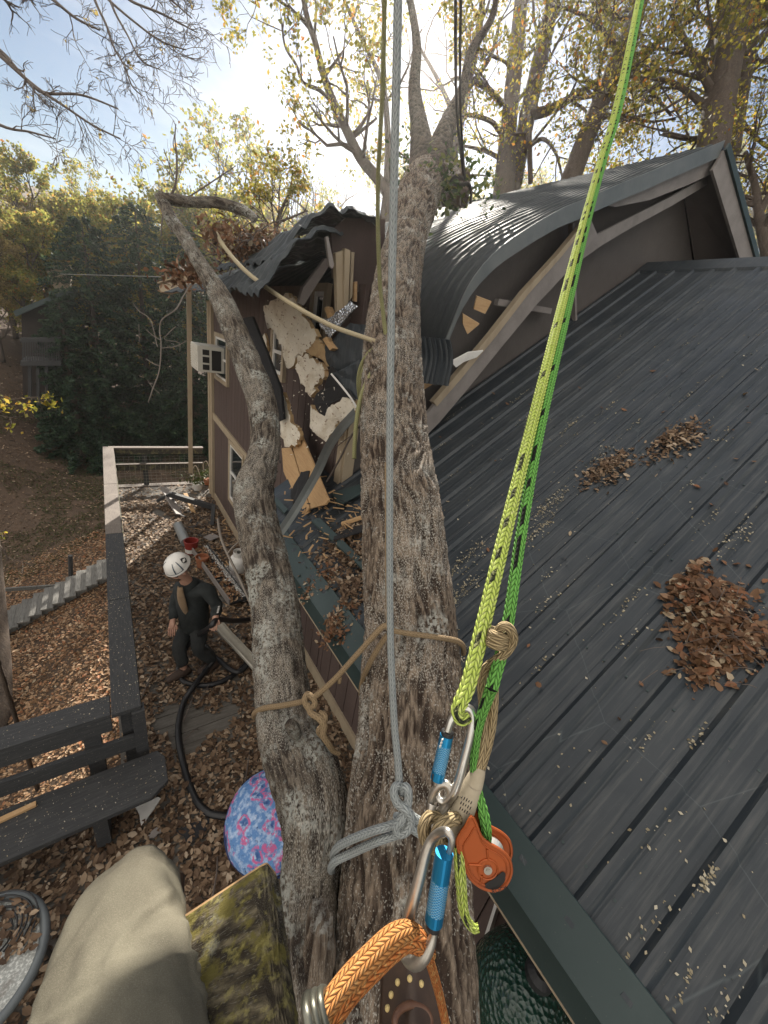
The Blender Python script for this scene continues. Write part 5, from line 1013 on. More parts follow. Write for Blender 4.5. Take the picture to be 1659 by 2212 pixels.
# torn gutter
gt = MB(); gp = [Zp(470, 1352, .30), Zp(492, 1378, .24), Zp(508, 1394, .20), Zp(536, 1424, .14), Zp(575, 1468, .08)]
for a, b in zip(gp, gp[1:]):
    s_ = (b - a).normalized().cross(V(0, 0, 1)).normalized(); sec = [(-.06, .06), (-.06, 0), (.05, 0), (.06, .05), (.05, .07)]
    for (u0, v0), (u1, v1) in zip(sec, sec[1:]): gt.poly([a + s_ * u0 + V(0, 0, v0), b + s_ * u0 + V(0, 0, v0), b + s_ * u1 + V(0, 0, v1), a + s_ * u1 + V(0, 0, v1)])
tag(gt.build('gutter', mat('pale aluminium gutter', (.50, .47, .40), [('noise', 10, None, .5, .7, (.36, .33, .28), .7)], (), .45, .2), solid=.004, loc=gp[0]), 'bent pale length of gutter lying on the deck by the limb', 'gutter')
def flake(pts, z, th, m, name, label, cat, seed=1):
    r = random.Random(seed); P = []; q = [Zp(x, y, z) for x, y in pts]
    for a, b in zip(q, q[1:] + q[:1]):
        for k in range(4): P.append(a.lerp(b, k / 4) + V(r.uniform(-1, 1), r.uniform(-1, 1), 0) * .012 * (1 if k else 0))
    mb = MB(); mb.prism(P, (0, 0, th)); return tag(mb.build(name, m, loc=q[0]), label, cat)
flake([(292, 1745), (318, 1728), (347, 1726), (330, 1752), (305, 1784)], .04, .012, M['white'], 'torn_board', 'torn white board scrap lying by the bench end', 'scrap', 2)
flake([(325, 1648), (342, 1640), (346, 1650), (332, 1656)], .03, .01, M['white'], 'torn_board', 'tiny white scrap under the near railing corner', 'scrap', 3)
flake([(380, 1795), (418, 1778), (452, 1768), (440, 1800), (410, 1822)], .03, .008, M['felt'], 'roofing_felt', 'black felt scrap lying flat between the hose and cushion', 'felt')
flake([(320, 1806), (340, 1788), (348, 1796), (330, 1812)], .03, .01, M['greytrim'], 'plastic_scrap', 'small grey plastic scrap on the leaves by the knee', 'scrap', 6)
mb = MB()
for (a, b) in (((420, 1500), (395, 1560)), ((455, 1475), (430, 1520)), ((540, 1620), (500, 1850)), ((398, 1600), (430, 1575)), ((330, 1450), (300, 1520)), ((470, 1850), (455, 1960))):
    p, q = Zp(*a, .03), Zp(*b, .05); mb.tube(path3([p, p.lerp(q, .5) + V(.02, .02, .03), q], 4), .006, 5)
tag(mb.build('fallen_twigs', M['twig'], loc=(.4, 2.5, 0)), 'loose thin twigs scattered over the leafy deck', 'twigs', kind='stuff')

# ================================================================== DEBRIS HANGING AT THE CABIN
def torn(pts, th, m, name, label, cat, jag=.02, seed=1, sub=5, parent=None):   # pts: (px, py, x)
    r = random.Random(seed); q = [Xp(a, b, c) for a, b, c in pts]; P = []
    for a, b in zip(q, q[1:] + q[:1]):
        for k in range(sub): P.append(a.lerp(b, k / sub) + V(r.uniform(-.4, .4), r.uniform(-1, 1), r.uniform(-1, 1)) * jag * (1 if k else .3))
    c = sum(P, V(0, 0, 0)) / len(P); mb = MB(); n = len(P); rings = []; Q0 = [(P[i - 2] + P[i - 1] + P[i] + P[(i + 1) % n] + P[(i + 2) % n]) / 5 for i in range(n)]
    def sf(p, k): return p + V(-k - .012 * fnoise(p.y * 11, p.z * 11, seed), 0, 0)
    for s, off in ((1, 0), (.9, .004), (.7, .006), (.5, .007), (.3, .008), (.15, .008)): rings.append(mb.add([sf(c.lerp(P[i] if s == 1 else Q0[i], s), off) for i in range(n)]))
    cv = mb.add([sf(c, .008)]); back = mb.add([p + V(th, 0, 0) for p in P])
    for a, b in zip(rings, rings[1:]):
        for i in range(n): j = (i + 1) % n; mb.face((a + i, a + j, b + j, b + i))
    for i in range(n): mb.face((rings[-1] + i, rings[-1] + (i + 1) % n, cv)); 
    mb.m = 1
    for i in range(n): j = (i + 1) % n; mb.face((rings[0] + j, rings[0] + i, back + i, back + j))
    mb.face(range(back, back + n))
    mm = m if isinstance(m, list) else [m, M['boardraw']]
    o = mb.build(name, mm, parent, loc=c)
    if label: tag(o, label, cat)
    return o
def X_(l, x): return [(a, b, x) for a, b in l]
torn([(570, 662, 1.45), (600, 640, 1.4), (622, 631, 1.4), (641, 654, 1.45), (662, 690, 1.5), (686, 725, 1.52), (676, 745, 1.52), (660, 760, 1.52), (640, 775, 1.55), (622, 796, 1.55), (608, 750, 1.5), (596, 725, 1.5), (573, 699, 1.48)], .04, M['board'], 'insulation_panel', 'largest torn cream insulation panel hanging from the broken eave', 'insulation', .03, 1)
torn([(641, 773, 1.5), (664, 765, 1.5), (690, 782, 1.52), (700, 796, 1.54), (701, 812, 1.54), (686, 828, 1.55), (673, 857, 1.58), (660, 838, 1.55), (647, 825, 1.53), (638, 796, 1.5)], .04, [M['board'], M['boardraw']], 'insulation_panel', 'torn insulation chunk with tan gashes below the largest panel', 'insulation', .03, 2)
torn([(671, 874, 1.5), (684, 895, 1.5), (696, 916, 1.5), (706, 890, 1.5), (715, 874, 1.5), (748, 858, 1.5), (768, 874, 1.52), (765, 901, 1.52), (728, 908, 1.52), (718, 935, 1.52), (705, 954, 1.52), (684, 940, 1.5), (668, 921, 1.5)], .05, M['board'], 'insulation_panel', 'notched cream insulation piece hanging lowest beside the big trunk', 'insulation', .014, 3)
torn([(595, 844, 1.5), (611, 848, 1.5), (622, 890, 1.52), (628, 911, 1.53), (645, 924, 1.55), (648, 945, 1.55), (640, 960, 1.55), (615, 964, 1.55), (606, 938, 1.53), (601, 878, 1.5)], .04, M['board'], 'insulation_panel', 'narrow torn insulation strip right beside the limb above the tan planks', 'insulation', .02, 4)
torn(X_([(562, 735), (572, 720), (578, 752), (570, 770)], 1.7), .03, M['board'], 'insulation_panel', 'small torn insulation scrap beside the wall window near the limb', 'insulation', .012, 6, 4)
torn([(660, 755, 1.49), (688, 732, 1.5), (700, 752, 1.52), (705, 790, 1.54), (694, 776, 1.53), (672, 768, 1.5)], .03, [M['boardraw']] * 2, 'torn_sheathing', 'torn tan sheathing edge curling above the gashed insulation chunk', 'sheathing', .018, 8, 4)
def plankpoly(pts, th, m, name, label, cat, parent=None):
    q = [Xp(a, b, c) for a, b, c in pts]; n = (q[1] - q[0]).cross(q[2] - q[0]).normalized(); n = n if n.dot(CAM - q[0]) > 0 else -n
    mb = MB(); mb.prism(q, -n * th); o = mb.build(name, m, parent, loc=q[0], bevel=.003)
    return tag(o, label, cat) if label else o
bp_ = thing('broken_planks', Xp(650, 1040, 1.45), 'fresh tan tongue-and-groove planks snapped off and resting on the low roof edge', 'planks')
plankpoly([(608, 968, 1.62), (629, 966, 1.62), (668, 1096, 1.42), (657, 1116, 1.40), (636, 1078, 1.44), (612, 1018, 1.54)], .02, M['rawwood'], 'plank', None, None, bp_)
plankpoly([(631, 965, 1.62), (650, 936, 1.64), (709, 1080, 1.42), (702, 1090, 1.41), (671, 1098, 1.41)], .02, M['rawwood'], 'plank', None, None, bp_)
torn([(650, 1019, 1.50), (668, 1017, 1.50), (664, 1048, 1.47), (652, 1080, 1.42), (636, 1105, 1.36), (622, 1112, 1.36), (628, 1060, 1.44), (642, 1034, 1.48)], .006, [M['felt']] * 2, 'roofing_felt', 'dark felt strip draped down over the tan planks', 'felt', .008, 3, 4)
plankpoly([(515, 689, 1.25), (544, 683, 1.3), (575, 760, 1.35), (606, 841, 1.42), (612, 905, 1.46), (596, 912, 1.44), (584, 850, 1.38), (556, 775, 1.3)], .03, M['felt'], 'roof_plank', 'long black felted roof strip leaning behind the limb', 'roof strip')
plankpoly([(700, 838, 1.55), (716, 790, 1.5), (742, 822, 1.48), (768, 866, 1.48), (747, 858, 1.5), (715, 872, 1.5), (697, 912, 1.52), (676, 872, 1.55), (683, 850, 1.56)], .01, M['felt'], 'roofing_felt', 'black felt sheet hanging above the notched insulation piece', 'felt')
mbm = MB(); q = path3([Xp(768, 894, 1.35), Xp(735, 930, 1.36), Xp(708, 970, 1.36), Xp(688, 1015, 1.34), Xp(661, 1064, 1.28), Xp(630, 1115, 1.18), Xp(598, 1161, 1.08)], 6); n = V(-.5, -.7, .5)
for a, b in zip(q, q[1:]):
    s_ = (b - a).normalized().cross(n).normalized() * .035; mbm.poly([a - s_, b - s_, b, a]); mbm.poly([a, b, b + s_ + n * .02, a + s_ + n * .02])
tag(mbm.build('metal_strip', M['rakemetal'], solid=.004, loc=q[0]), 'long bent grey metal trim strip curving down over the planks', 'metal strip')
torn([(688, 696, 1.48), (712, 686, 1.5), (740, 664, 1.52), (757, 650, 1.55), (772, 662, 1.56), (740, 696, 1.54), (712, 730, 1.5), (702, 722, 1.5)], .006, [M['foil']] * 2, 'foil_sheet', 'shiny silver bubble-foil sheet poking out beside the trunk', 'foil', .01, 5, 4)
torn([(693, 754, 1.52), (730, 722, 1.55), (757, 697, 1.58), (790, 702, 1.60), (788, 740, 1.6), (780, 790, 1.6), (745, 800, 1.58), (716, 806, 1.55)], .008, [M['roof']] * 2, 'roof_panel', 'dark roof panel hanging under the foil sheet', 'roof panel', .006, 5, 4)
torn([(718, 806, 1.45), (745, 795, 1.47), (778, 776, 1.5), (786, 800, 1.52), (784, 866, 1.55), (764, 862, 1.5), (740, 832, 1.47)], .008, [M['roof']] * 2, 'roof_panel', 'lower dark roof panel with a bright torn edge beside the trunk', 'roof panel', .006, 6, 4)
mbm = MB(); q = [Xp(716, 808, 1.44), Xp(738, 834, 1.45), Xp(760, 862, 1.48), Xp(770, 880, 1.5)]; mbm.tube(q, .008, 6); tag(mbm.build('metal_edge', M['white'], loc=q[0]), 'thin bright torn metal edge hanging below the lower dark panel', 'metal edge')
plankpoly([(696, 733, 1.5), (704, 727, 1.5), (719, 752, 1.5), (712, 757, 1.5)], .05, M['rawwood'], 'wood_block', 'short splintered wood block wedged by the narrow upper window', 'wood block')
plankpoly([(700, 665, 1.56), (707, 661, 1.56), (720, 690, 1.56), (712, 700, 1.56)], .05, M['rawwood'], 'wood_block', 'splintered stud end above the silver foil sheet', 'wood block')
mbm = MB(); q = path3([Xp(812, 870, 1.2), Xp(790, 905, 1.25), Xp(760, 940, 1.35), Xp(735, 990, 1.4), Xp(706, 1040, 1.45)], 5); mbm.tube(q, .008, 5); q2 = path3([q[10], Xp(728, 965, 1.4), Xp(715, 985, 1.4)], 4); mbm.tube(q2, .004, 4); tag(mbm.build('broken_twig', M['twig'], loc=q[0]), 'bare reddish twig hanging down past the corner board', 'twig')
# right of the trunk: hanging corrugated flap, white flake, splinters
mbm = MB()
def flp(u, v): x = 905 + 70 * u + 6 * math.sin(v * 4); y = 726 + 100 * v + 8 * u; p = Yp(x, y, 2.62 + .05 * u); return p + V(0, .016 * math.sin(u * 40), 0)
mbm.grid(flp, 40, 8); tag(mbm.build('roof_panel', M['roof'], solid=.004, loc=Yp(940, 780, 2.62)), 'ribbed roof flap hanging on the right of the trunk', 'roof panel')
for pts, lab, nm, m in (([(975, 782), (1012, 762), (1044, 758), (1030, 772), (1002, 782), (985, 794)], 'curled white paint flake stuck on the broken rake board', 'paint_flake', M['white']),
                    ([(1030, 640), (1062, 652), (1048, 678), (1024, 668)], 'tan sheathing scrap under the crushed roof curl', 'wood_scrap', M['rawwood']), ([(1000, 678), (1036, 700), (1010, 722), (1000, 700)], 'lower tan sheathing scrap near the hanging flap', 'wood_scrap', M['rawwood']), ([(905, 838), (935, 822), (942, 826), (915, 842)], 'splintered pale stick at the foot of the hanging flap', 'wood_scrap', M['rawwood'])):
    mbm = MB(); mbm.prism([Yp(*p, 2.80) for p in pts], (0, .012, .008)); tag(mbm.build(nm, m, loc=Yp(*pts[0], 2.8)), lab, nm.replace('_', ' '))
plankpoly([(728, 780, 1.6), (733, 782, 1.6), (730, 790, 1.6)], .02, M['white'], 'paint_flake', 'small white paint flake by the dark roof panel', 'paint flake')
# low-roof wreckage behind the limb: slumped sheet ends
def onroof(px, py, h=.03): nv = V(-math.sin(math.atan(SL)), 0, math.cos(math.atan(SL))); return Pp(px, py, V(EX, 0, EZ) + nv * h, nv)
for pts, lab in (([(672, 1128), (690, 1122), (800, 1230), (786, 1236)], 'dark green metal flashing strip lying loose on the low roof'), ([(590, 1085), (598, 1078), (622, 1104), (614, 1112)], 'short flashing strip end beside the limb on the low roof'), ([(716, 1068), (778, 1050), (784, 1066), (730, 1096)], 'dark broken board lying at the wall foot on the low roof')):
    mbm = MB(); q = [onroof(*p, .05) for p in pts]; mbm.prism(q, (0, 0, .02)); tag(mbm.build('flashing_strip', M['flash'], loc=q[0], bevel=.003), lab, 'flashing')
plank(onroof(738, 1132, .06), onroof(798, 1112, .06), .03, .03, M['rawwood'], 'splinter', 'pale wood splinter lying across the low roof near the wall', 'splinter')
plank(onroof(722, 1160, .06), onroof(800, 1136, .05), .12, .015, M['felt'], 'roof_plank', 'black felted board lying on the low roof by the trunk', 'board')

mb = MB(); mb.beam(Yp(408, 622, 9.0), Yp(412, 1022, 9.15), .085, .03, up=(0, 1, 0)); tag(mb.build('trim_board', M['trimtan'], loc=Yp(412, 1022, 9.15)), 'long thin tan board dangling upright in front of the hemlocks beside the cabin corner', 'trim board')

# loose splinters and flakes from the break
Rb = random.Random(31); mbw = MB(); mbd = MB()
for _ in range(150):
    px, py = Rb.gauss(700, 52), Rb.gauss(1120, 48)
    p = onroof(px, py, .045)
    if p.x < 1.15 or p.x > 2.4: continue
    a_ = Rb.uniform(0, 6.28); L = Rb.uniform(.02, .13); w_ = Rb.uniform(.004, .018); q = p + V(math.cos(a_) * L, math.sin(a_) * L, Rb.uniform(-.01, .03)); (mbw if Rb.random() < .6 else mbd).beam(p, q, w_, .005)
for _ in range(120):
    x_, y_ = Rb.uniform(.9, 1.75), Rb.uniform(3.2, 8.5); a_ = Rb.uniform(0, 6.28); L = Rb.uniform(.03, .2); p = V(x_, y_, .05); (mbw if Rb.random() < .5 else mbd).beam(p, p + V(math.cos(a_) * L, math.sin(a_) * L, .02), Rb.uniform(.006, .03), .006)
tag(mbw.build('wood_splinters', M['rawwood'], loc=(1.6, 3, 2.4)), 'pale wood splinters strewn on the low roof and deck by the break', 'splinters', kind='stuff')
tag(mbd.build('dark_scraps', M['railwood'], loc=(1.6, 3, 2.4)), 'dark scraps strewn on the low roof and deck by the break', 'scraps', kind='stuff')
mbf = MB()
for (cx, cy, x_, n) in ((630, 720, 1.42, 60), (672, 812, 1.5, 40), (708, 915, 1.47, 50), (622, 905, 1.48, 40)):
    for _ in range(n):
        p = Xp(Rb.gauss(cx, 26), Rb.gauss(cy, 40), x_ - .03); d_ = Vector((Rb.gauss(-.3, .5), Rb.gauss(0, 1), Rb.gauss(-.6, .8))).normalized() * Rb.uniform(.01, .035); s_ = d_.cross(V(1, .2, .3)).normalized() * Rb.uniform(.002, .009); mbf.poly([p - s_, p + s_, p + d_])
tag(mbf.build('insulation_shreds', M['board'], loc=(1.45, 3.6, 3.2)), 'ragged shreds hanging off the torn insulation', 'shreds', kind='stuff')
# ================================================================== CLIMBER'S KNEE
kn = thing('person', Dp(262, 2080, .58), 'climber sitting in front, only one bent knee in khaki trousers showing', 'person')
kha = mat('khaki canvas', (.145, .133, .098), [('noise', 7, None, .42, .7, (.115, .10, .075), .8), ('noise', 850, None, .46, .66, (.225, .208, .16), .8)], [('noise', 900, None, .6, .0008), ('noise', 9, None, .25, .01)], .95, spec=.2)
KP = [(262, 2560, .33, 385), (255, 2380, .40, 352), (255, 2260, .46, 325), (257, 2150, .515, 292), (264, 2050, .57, 250), (276, 1980, .62, 212), (290, 1938, .66, 166), (300, 1926, .72, 128), (307, 1930, .80, 112), (318, 1975, .9, 100), (330, 2030, 1.05, 85), (335, 2080, 1.2, 72)]
kp, kr = pxpath(KP, 8); 
def fold(u, v, r):
    a = 2 * math.pi * u; s = v; q = Vector((math.cos(a), math.sin(a), 0))
    def ridge(x, w): return math.exp(-(x / w) ** 2)
    f = 0.
    for (s0, a0, sl, w, h) in ((.16, 1.2, .05, .012, .05), (.24, 3.6, -.05, .014, .05), (.29, 2.0, .07, .010, .035), (.33, 4.6, .06, .012, .05), (.20, 5.2, -.06, .012, .04), (.12, 4.2, .04, .012, .04), (.38, 3.0, -.05, .010, .03)):
        da = (a - a0 + math.pi) % (2 * math.pi) - math.pi; f += .6 * h * ridge(s - s0 - sl * da - .012 * math.sin(3 * da + s0 * 40), w) * ridge(da, 1.1) * 1.2
    f += .05 * noise.noise(q * 1.6 + Vector((0, 0, s * 5))) + .028 * noise.noise(q * 3.5 + Vector((3, 0, s * 13))) + .012 * noise.noise(q * 8 + Vector((0, 5, s * 40)))
    for k, (a0, sl, s1, s2, w, h) in enumerate(((.4, 5., .05, .34, .10, .07), (1.3, -4., .02, .26, .09, .06), (2.2, 6., .08, .36, .12, .075), (3.0, -5., .05, .30, .09, .06), (3.8, 4.5, .10, .38, .11, .07), (4.6, -6., .04, .28, .09, .065), (5.5, 5.5, .03, .33, .10, .07))):
        da = (a - a0 - sl * (s - .2) - .25 * math.sin(s * 23 + k) + math.pi) % (2 * math.pi) - math.pi; env = max(0, math.sin(math.pi * min(1, max(0, (s - s1) / (s2 - s1))))); f += .62 * h * env * (math.exp(-(da / w) ** 2) - .5 * math.exp(-((da - 2 * w) / (1.6 * w)) ** 2))
    return r * f * 1.7
mb = MB(); pts = []; rad = []
for i in range(len(kp) - 1):
    for j in range(3): pts.append(kp[i].lerp(kp[i + 1], j / 3)); rad.append(kr[i] + (kr[i + 1] - kr[i]) * j / 3)
mb.tube(pts, rad, 72, disp=fold); mb.build('trousers', kha, kn, smooth=True)
sv = []
for i in range(6, len(pts) - 30, 2):
    t_s = (pts[i + 1] - pts[i]).normalized(); w_s = t_s.cross(CAM - pts[i]).normalized(); sv.append(pts[i] + (w_s * -.86 + w_s.cross(t_s) * -.5).normalized() * rad[i] * 1.0)
mbs = MB(); mbs.tube(sv, .0022, 6); mbs.build('side_seam', kha, kn, smooth=True)
mb = MB(); sm_ = [(pts[i] + (Dp(420, 2212, .42) - Dp(250, 2212, .42)).normalized() * rad[i] * 1.0 + V(0, 0, .004)) for i in range(10, 150, 3) if i < len(pts)]
bt = Dp(336, 2046, 1.23); mb = MB(); p4 = path4([(*(bt + V(0, 0, .08)), .05), (*bt, .055), (*(bt + V(.0, .03, -.07)), .055), (*(bt + V(.05, .12, -.09)), .045), (*(bt + V(.08, .2, -.09)), .03)], 5); mb.tube(p4[0], p4[1], 14); mb.build('boot', boot, kn, smooth=True)

# ================================================================== LEAF LITTER, GRASS, ROOF LEAVES
rg = np.random.default_rng(11)
def scatter(n, xr, yr, zf, keep=None):
    x = rg.uniform(*xr, n); y = rg.uniform(*yr, n)
    if keep is not None: k = keep(x, y); x, y = x[k], y[k]
    return np.array([(a, b, zf(a, b)) for a, b in zip(x, y)])
def dens(x, y, f, lo): return np.array([fbm(a * f, b * f, 3.) > lo for a, b in zip(x, y)])
Q = scatter(22000, (-.2, 1.78), (2.75, 9.7), lambda a, b: .008 + .035 * random.random() ** 2 + .03 * max(0, fbm(a * 1.5, b * 1.5)), lambda x, y: (dens(x, y, 1.1, -.55)) & ((y < 8.9) | (rg.random(len(x)) < .25)))
leaves('leaf_litter', Q, (.009, .044), M['litterdark'], rng=rg, flat=.72, kind='stuff')
Q = scatter(27000, (-2.2, 1.78), (-.2, 2.75), lambda a, b: .008 + .04 * random.random() ** 2 + .03 * max(0, fbm(a * 1.5, b * 1.5)))
leaves('leaf_litter', Q, (.009, .043), M['litterdark'], rng=rg, flat=.72, kind='stuff')
Q = scatter(38000, (-5.2, -.25), (2.6, 13.5), lambda a, b: gz(a, b) + .012 + .04 * random.random() ** 2)
leaves('leaf_litter', Q, (.012, .052), M['litter'], rng=rg, flat=.68, kind='stuff')
Q = scatter(14000, (-10, 5), (13, 27), lambda a, b: gz(a, b) + .02)
leaves('leaf_litter', Q, (.03, .06), M['litterdark'], rng=rg, flat=.6, kind='stuff')
Q = scatter(42000, (-4.2, 5), (12.5, 22), lambda a, b: gz(a, b) + .02, lambda x, y: dens(x, y, .5, -.18))
leaves('grass', Q, (.03, .08), M['grass'], rng=rg, kind='stuff', aspect=.14, curl=.1, simple=True)
Q = scatter(420, (-.12, 1.75), (8.0, 9.7), lambda a, b: .02); 
# pale flakes on the rails and the bench
Cq = [(R0.uniform(-.22, -.03), R0.uniform(2.7, 6.2), .953) for R0 in [random.Random(19)] for _ in range(420)] + [(R0.uniform(-2.6, -.03), R0.uniform(2.7, 2.88), .954) for R0 in [random.Random(20)] for _ in range(240)] + [(R0.uniform(-2.6, .08), R0.uniform(2.24, 2.58), .457) for R0 in [random.Random(21)] for _ in range(420)]
leaves('rail_flakes', np.array(Cq), (.002, .008), M['chip'], rng=rg, flat=.7, kind='stuff', simple=True)
# chips and flakes on the low roof: loose and gathered against the ribs
nv = V(-math.sin(math.atan(SL)), 0, math.cos(math.atan(SL)))
def roofp(x, y, h=.004): return V(x, y, rz(x)) + nv * (ribz(y) + h)
C = []
R1 = random.Random(8)
for _ in range(750): x = 1.25 + 4.3 * R1.random() ** 1.4; y = R1.uniform(-.6, 2.9); C.append(roofp(x, y))
for _ in range(70):
    x = 1.3 + 3.2 * R1.random(); k = R1.randint(-3, 13); y = .223 + k * RIB + R1.choice((-1, 1)) * .045
    for _ in range(R1.randint(4, 26)): C.append(roofp(x + R1.gauss(0, .06), y + R1.gauss(0, .012), R1.uniform(.003, .012)))
for (px, py, n, s) in ((985, 1290, 220, .07), (1010, 1210, 160, .07), (1190, 1090, 180, .06), (1165, 1150, 120, .05), (1300, 980, 60, .05), (1510, 1590, 20, .02), (1525, 1900, 45, .014), (1420, 1800, 14, .03), (1480, 2110, 18, .03), (700, 1260, 160, .06), (1590, 1160, 70, .05), (960, 1450, 200, .05)):
    for _ in range(n): p = onroof(px, py, 0); C.append(roofp(p.x + R1.gauss(0, s * 1.6), p.y + R1.gauss(0, s * .5), R1.uniform(.003, .014)))
leaves('roof_chips', np.array(C), (.003, .010), M['chip'], rng=rg, flat=.5, kind='stuff', simple=True, aspect=.6, smap=np.array(nv))
def leafpile(pxs, n, size, name, label, m, hgt=.06, par=None):
    P = []; c0 = None
    for (px, py, w, sx, sy) in pxs:
        c = onroof(px, py, 0); c0 = c0 or c
        for _ in range(int(n * w)):
            a, b = R1.gauss(0, 1), R1.gauss(0, 1); P.append(roofp(c.x + a * sx, c.y + b * sy, .006 + hgt * R1.random() * math.exp(-(a * a + b * b) * .5)))
    o = leaves(name, np.array(P), size, m, rng=rg, flat=.35, loc=c0, smap=np.array(nv)); return tag(o, label, 'leaf pile')
leafpile([(1505, 1295, .3, .08, .045), (1545, 1350, .42, .09, .05), (1598, 1395, .28, .07, .045), (1520, 1440, .16, .05, .035), (1485, 1250, .1, .08, .02)], 1500, (.006, .034), 'leaf_pile', 'large pile of russet leaves on the dark roof at the right', M['rust'], .07)
leafpile([(1312, 1015, 1, .09, .055)], 520, (.006, .026), 'leaf_pile', 'small leaf heap on the roof nearest the green rope', M['litterdark'], .05)
leafpile([(1460, 953, 1, .10, .06)], 520, (.006, .026), 'leaf_pile', 'small leaf heap furthest up the dark roof', M['litterdark'], .05)
leafpile([(745, 1170, .5, .13, .08), (770, 1210, .3, .1, .08), (765, 1270, .3, .06, .08)], 1300, (.006, .03), 'leaf_pile', 'leaf drift on the low roof between limb and trunk under the loose boards', M['litterdark'], .07)
leafpile([(735, 1335, .6, .07, .05), (700, 1250, .4, .1, .05), (725, 1370, .3, .05, .05)], 420, (.006, .028), 'leaf_pile', 'thin scatter of leaves along the eave left of the trunk', M['rust'], .02)
mb = MB()
for _ in range(60):
    c = onroof(R1.gauss(1560, 60), R1.gauss(1375, 55), 0); a = R1.uniform(0, 6.28); L = R1.uniform(.03, .12); p = roofp(c.x, c.y, .03 + .03 * R1.random()); q = roofp(c.x + L * math.cos(a), c.y + L * math.sin(a), .02 + .03 * R1.random()); mb.tube(path3([p, p.lerp(q, .5) + nv * .012, q], 3), .0016, 4)
tag(mb.build('pine_needles', M['twig'], loc=p), 'brown pine needles and thin twigs tangled in the large leaf pile', 'needles', kind='stuff')
# singles on the roof
Q = [roofp(1.3 + 3 * R1.random(), R1.uniform(-.4, 2.8), .012) for _ in range(60)]
leaves('roof_leaves', np.array(Q), (.014, .03), M['rust'], rng=rg, flat=.5, kind='stuff', smap=np.array(nv))
# rust leaves still on the broken top of the limb and on the crushed roof
Pn = []
for _ in range(1500):
    px, py = R1.gauss(545, 38), R1.gauss(528, 20); Pn.append(Dp(px, py, R1.uniform(3.7, 4.6)))
for _ in range(330):
    px, py = R1.gauss(405, 30), R1.gauss(592, 16); Pn.append(Dp(px, py, R1.uniform(3.2, 3.8)))
for _ in range(200):
    px, py = R1.gauss(470, 20), R1.gauss(500, 15); Pn.append(Dp(px, py, R1.uniform(3.2, 3.8)))
leaves('dead_leaves', np.array(Pn), (.018, .04), M['rust'], tree, rg)
mb = MB()
for _ in range(70):
    a = Dp(R1.gauss(540, 40), R1.gauss(535, 18), R1.uniform(3.6, 4.4)); d = Vector((R1.gauss(0, 1), R1.gauss(0, 1), R1.gauss(0, .5))).normalized() * R1.uniform(.1, .4); mb.tube(path3([a, a + d * .5 + V(0, 0, .03), a + d], 3), [.006] * 7, 4)
mb.build('broken_twigs', M['twig'], tree)['kind'] = 'stuff'

# ================================================================== TREES
def grow(rng, mb, tips, p, d, L, r, lvl, mx, up=.12, kids=4, wig=.22):
    n = 4; pts = [p]; rad = [r]; q = p
    for i in range(n):
        d = (d + Vector((rng.gauss(0, wig), rng.gauss(0, wig), rng.gauss(0, wig) + up * .4))).normalized(); q = q + d * (L / n); pts.append(q); rad.append(max(.003, r * (1 - .72 * (i + 1) / n)))
    mb.tube(pts, rad, 6 if lvl == 0 else (4 if lvl == 1 else 3), cap=False)
    if lvl < mx:
        for _ in range(kids):
            t = rng.uniform(.3, 1) * n; i = min(n - 1, int(t)); b = pts[i].lerp(pts[i + 1], t - i); td = (pts[i + 1] - pts[i]).normalized()
            pr = td.cross(Vector((rng.gauss(0, 1), rng.gauss(0, 1), rng.gauss(0, 1)))).normalized(); a = rng.uniform(.5, 1.0)
            grow(rng, mb, tips, b, (td * math.cos(a) + pr * math.sin(a)).normalized(), L * rng.uniform(.42, .68), max(.003, rad[i] * .62), lvl + 1, mx, up, kids, wig)
    else: tips.extend(pts[1:])
GAP = [(np.array(Dp(270, 2030, .55)), .75), (np.array(Dp(560, 2050, .6)), .55)]           # gaps in the canopy the sun comes through
def tipleaves(rng, tips, n, spread, gap=False):
    P = np.array([tuple(t) for t in tips]); P = P[rng.permutation(len(P))[:max(20, n // 12)]]; idx = (len(P) * rng.random(n) ** 1.25).astype(int); P = P[idx] + rng.normal(0, spread * .75, (n, 3)); s = np.array(SUN)
    for c, r in (GAP if gap else []):
        d = P - c; q = np.linalg.norm(d - np.outer(d @ s, s), axis=1); P = P[q > r]
    return P
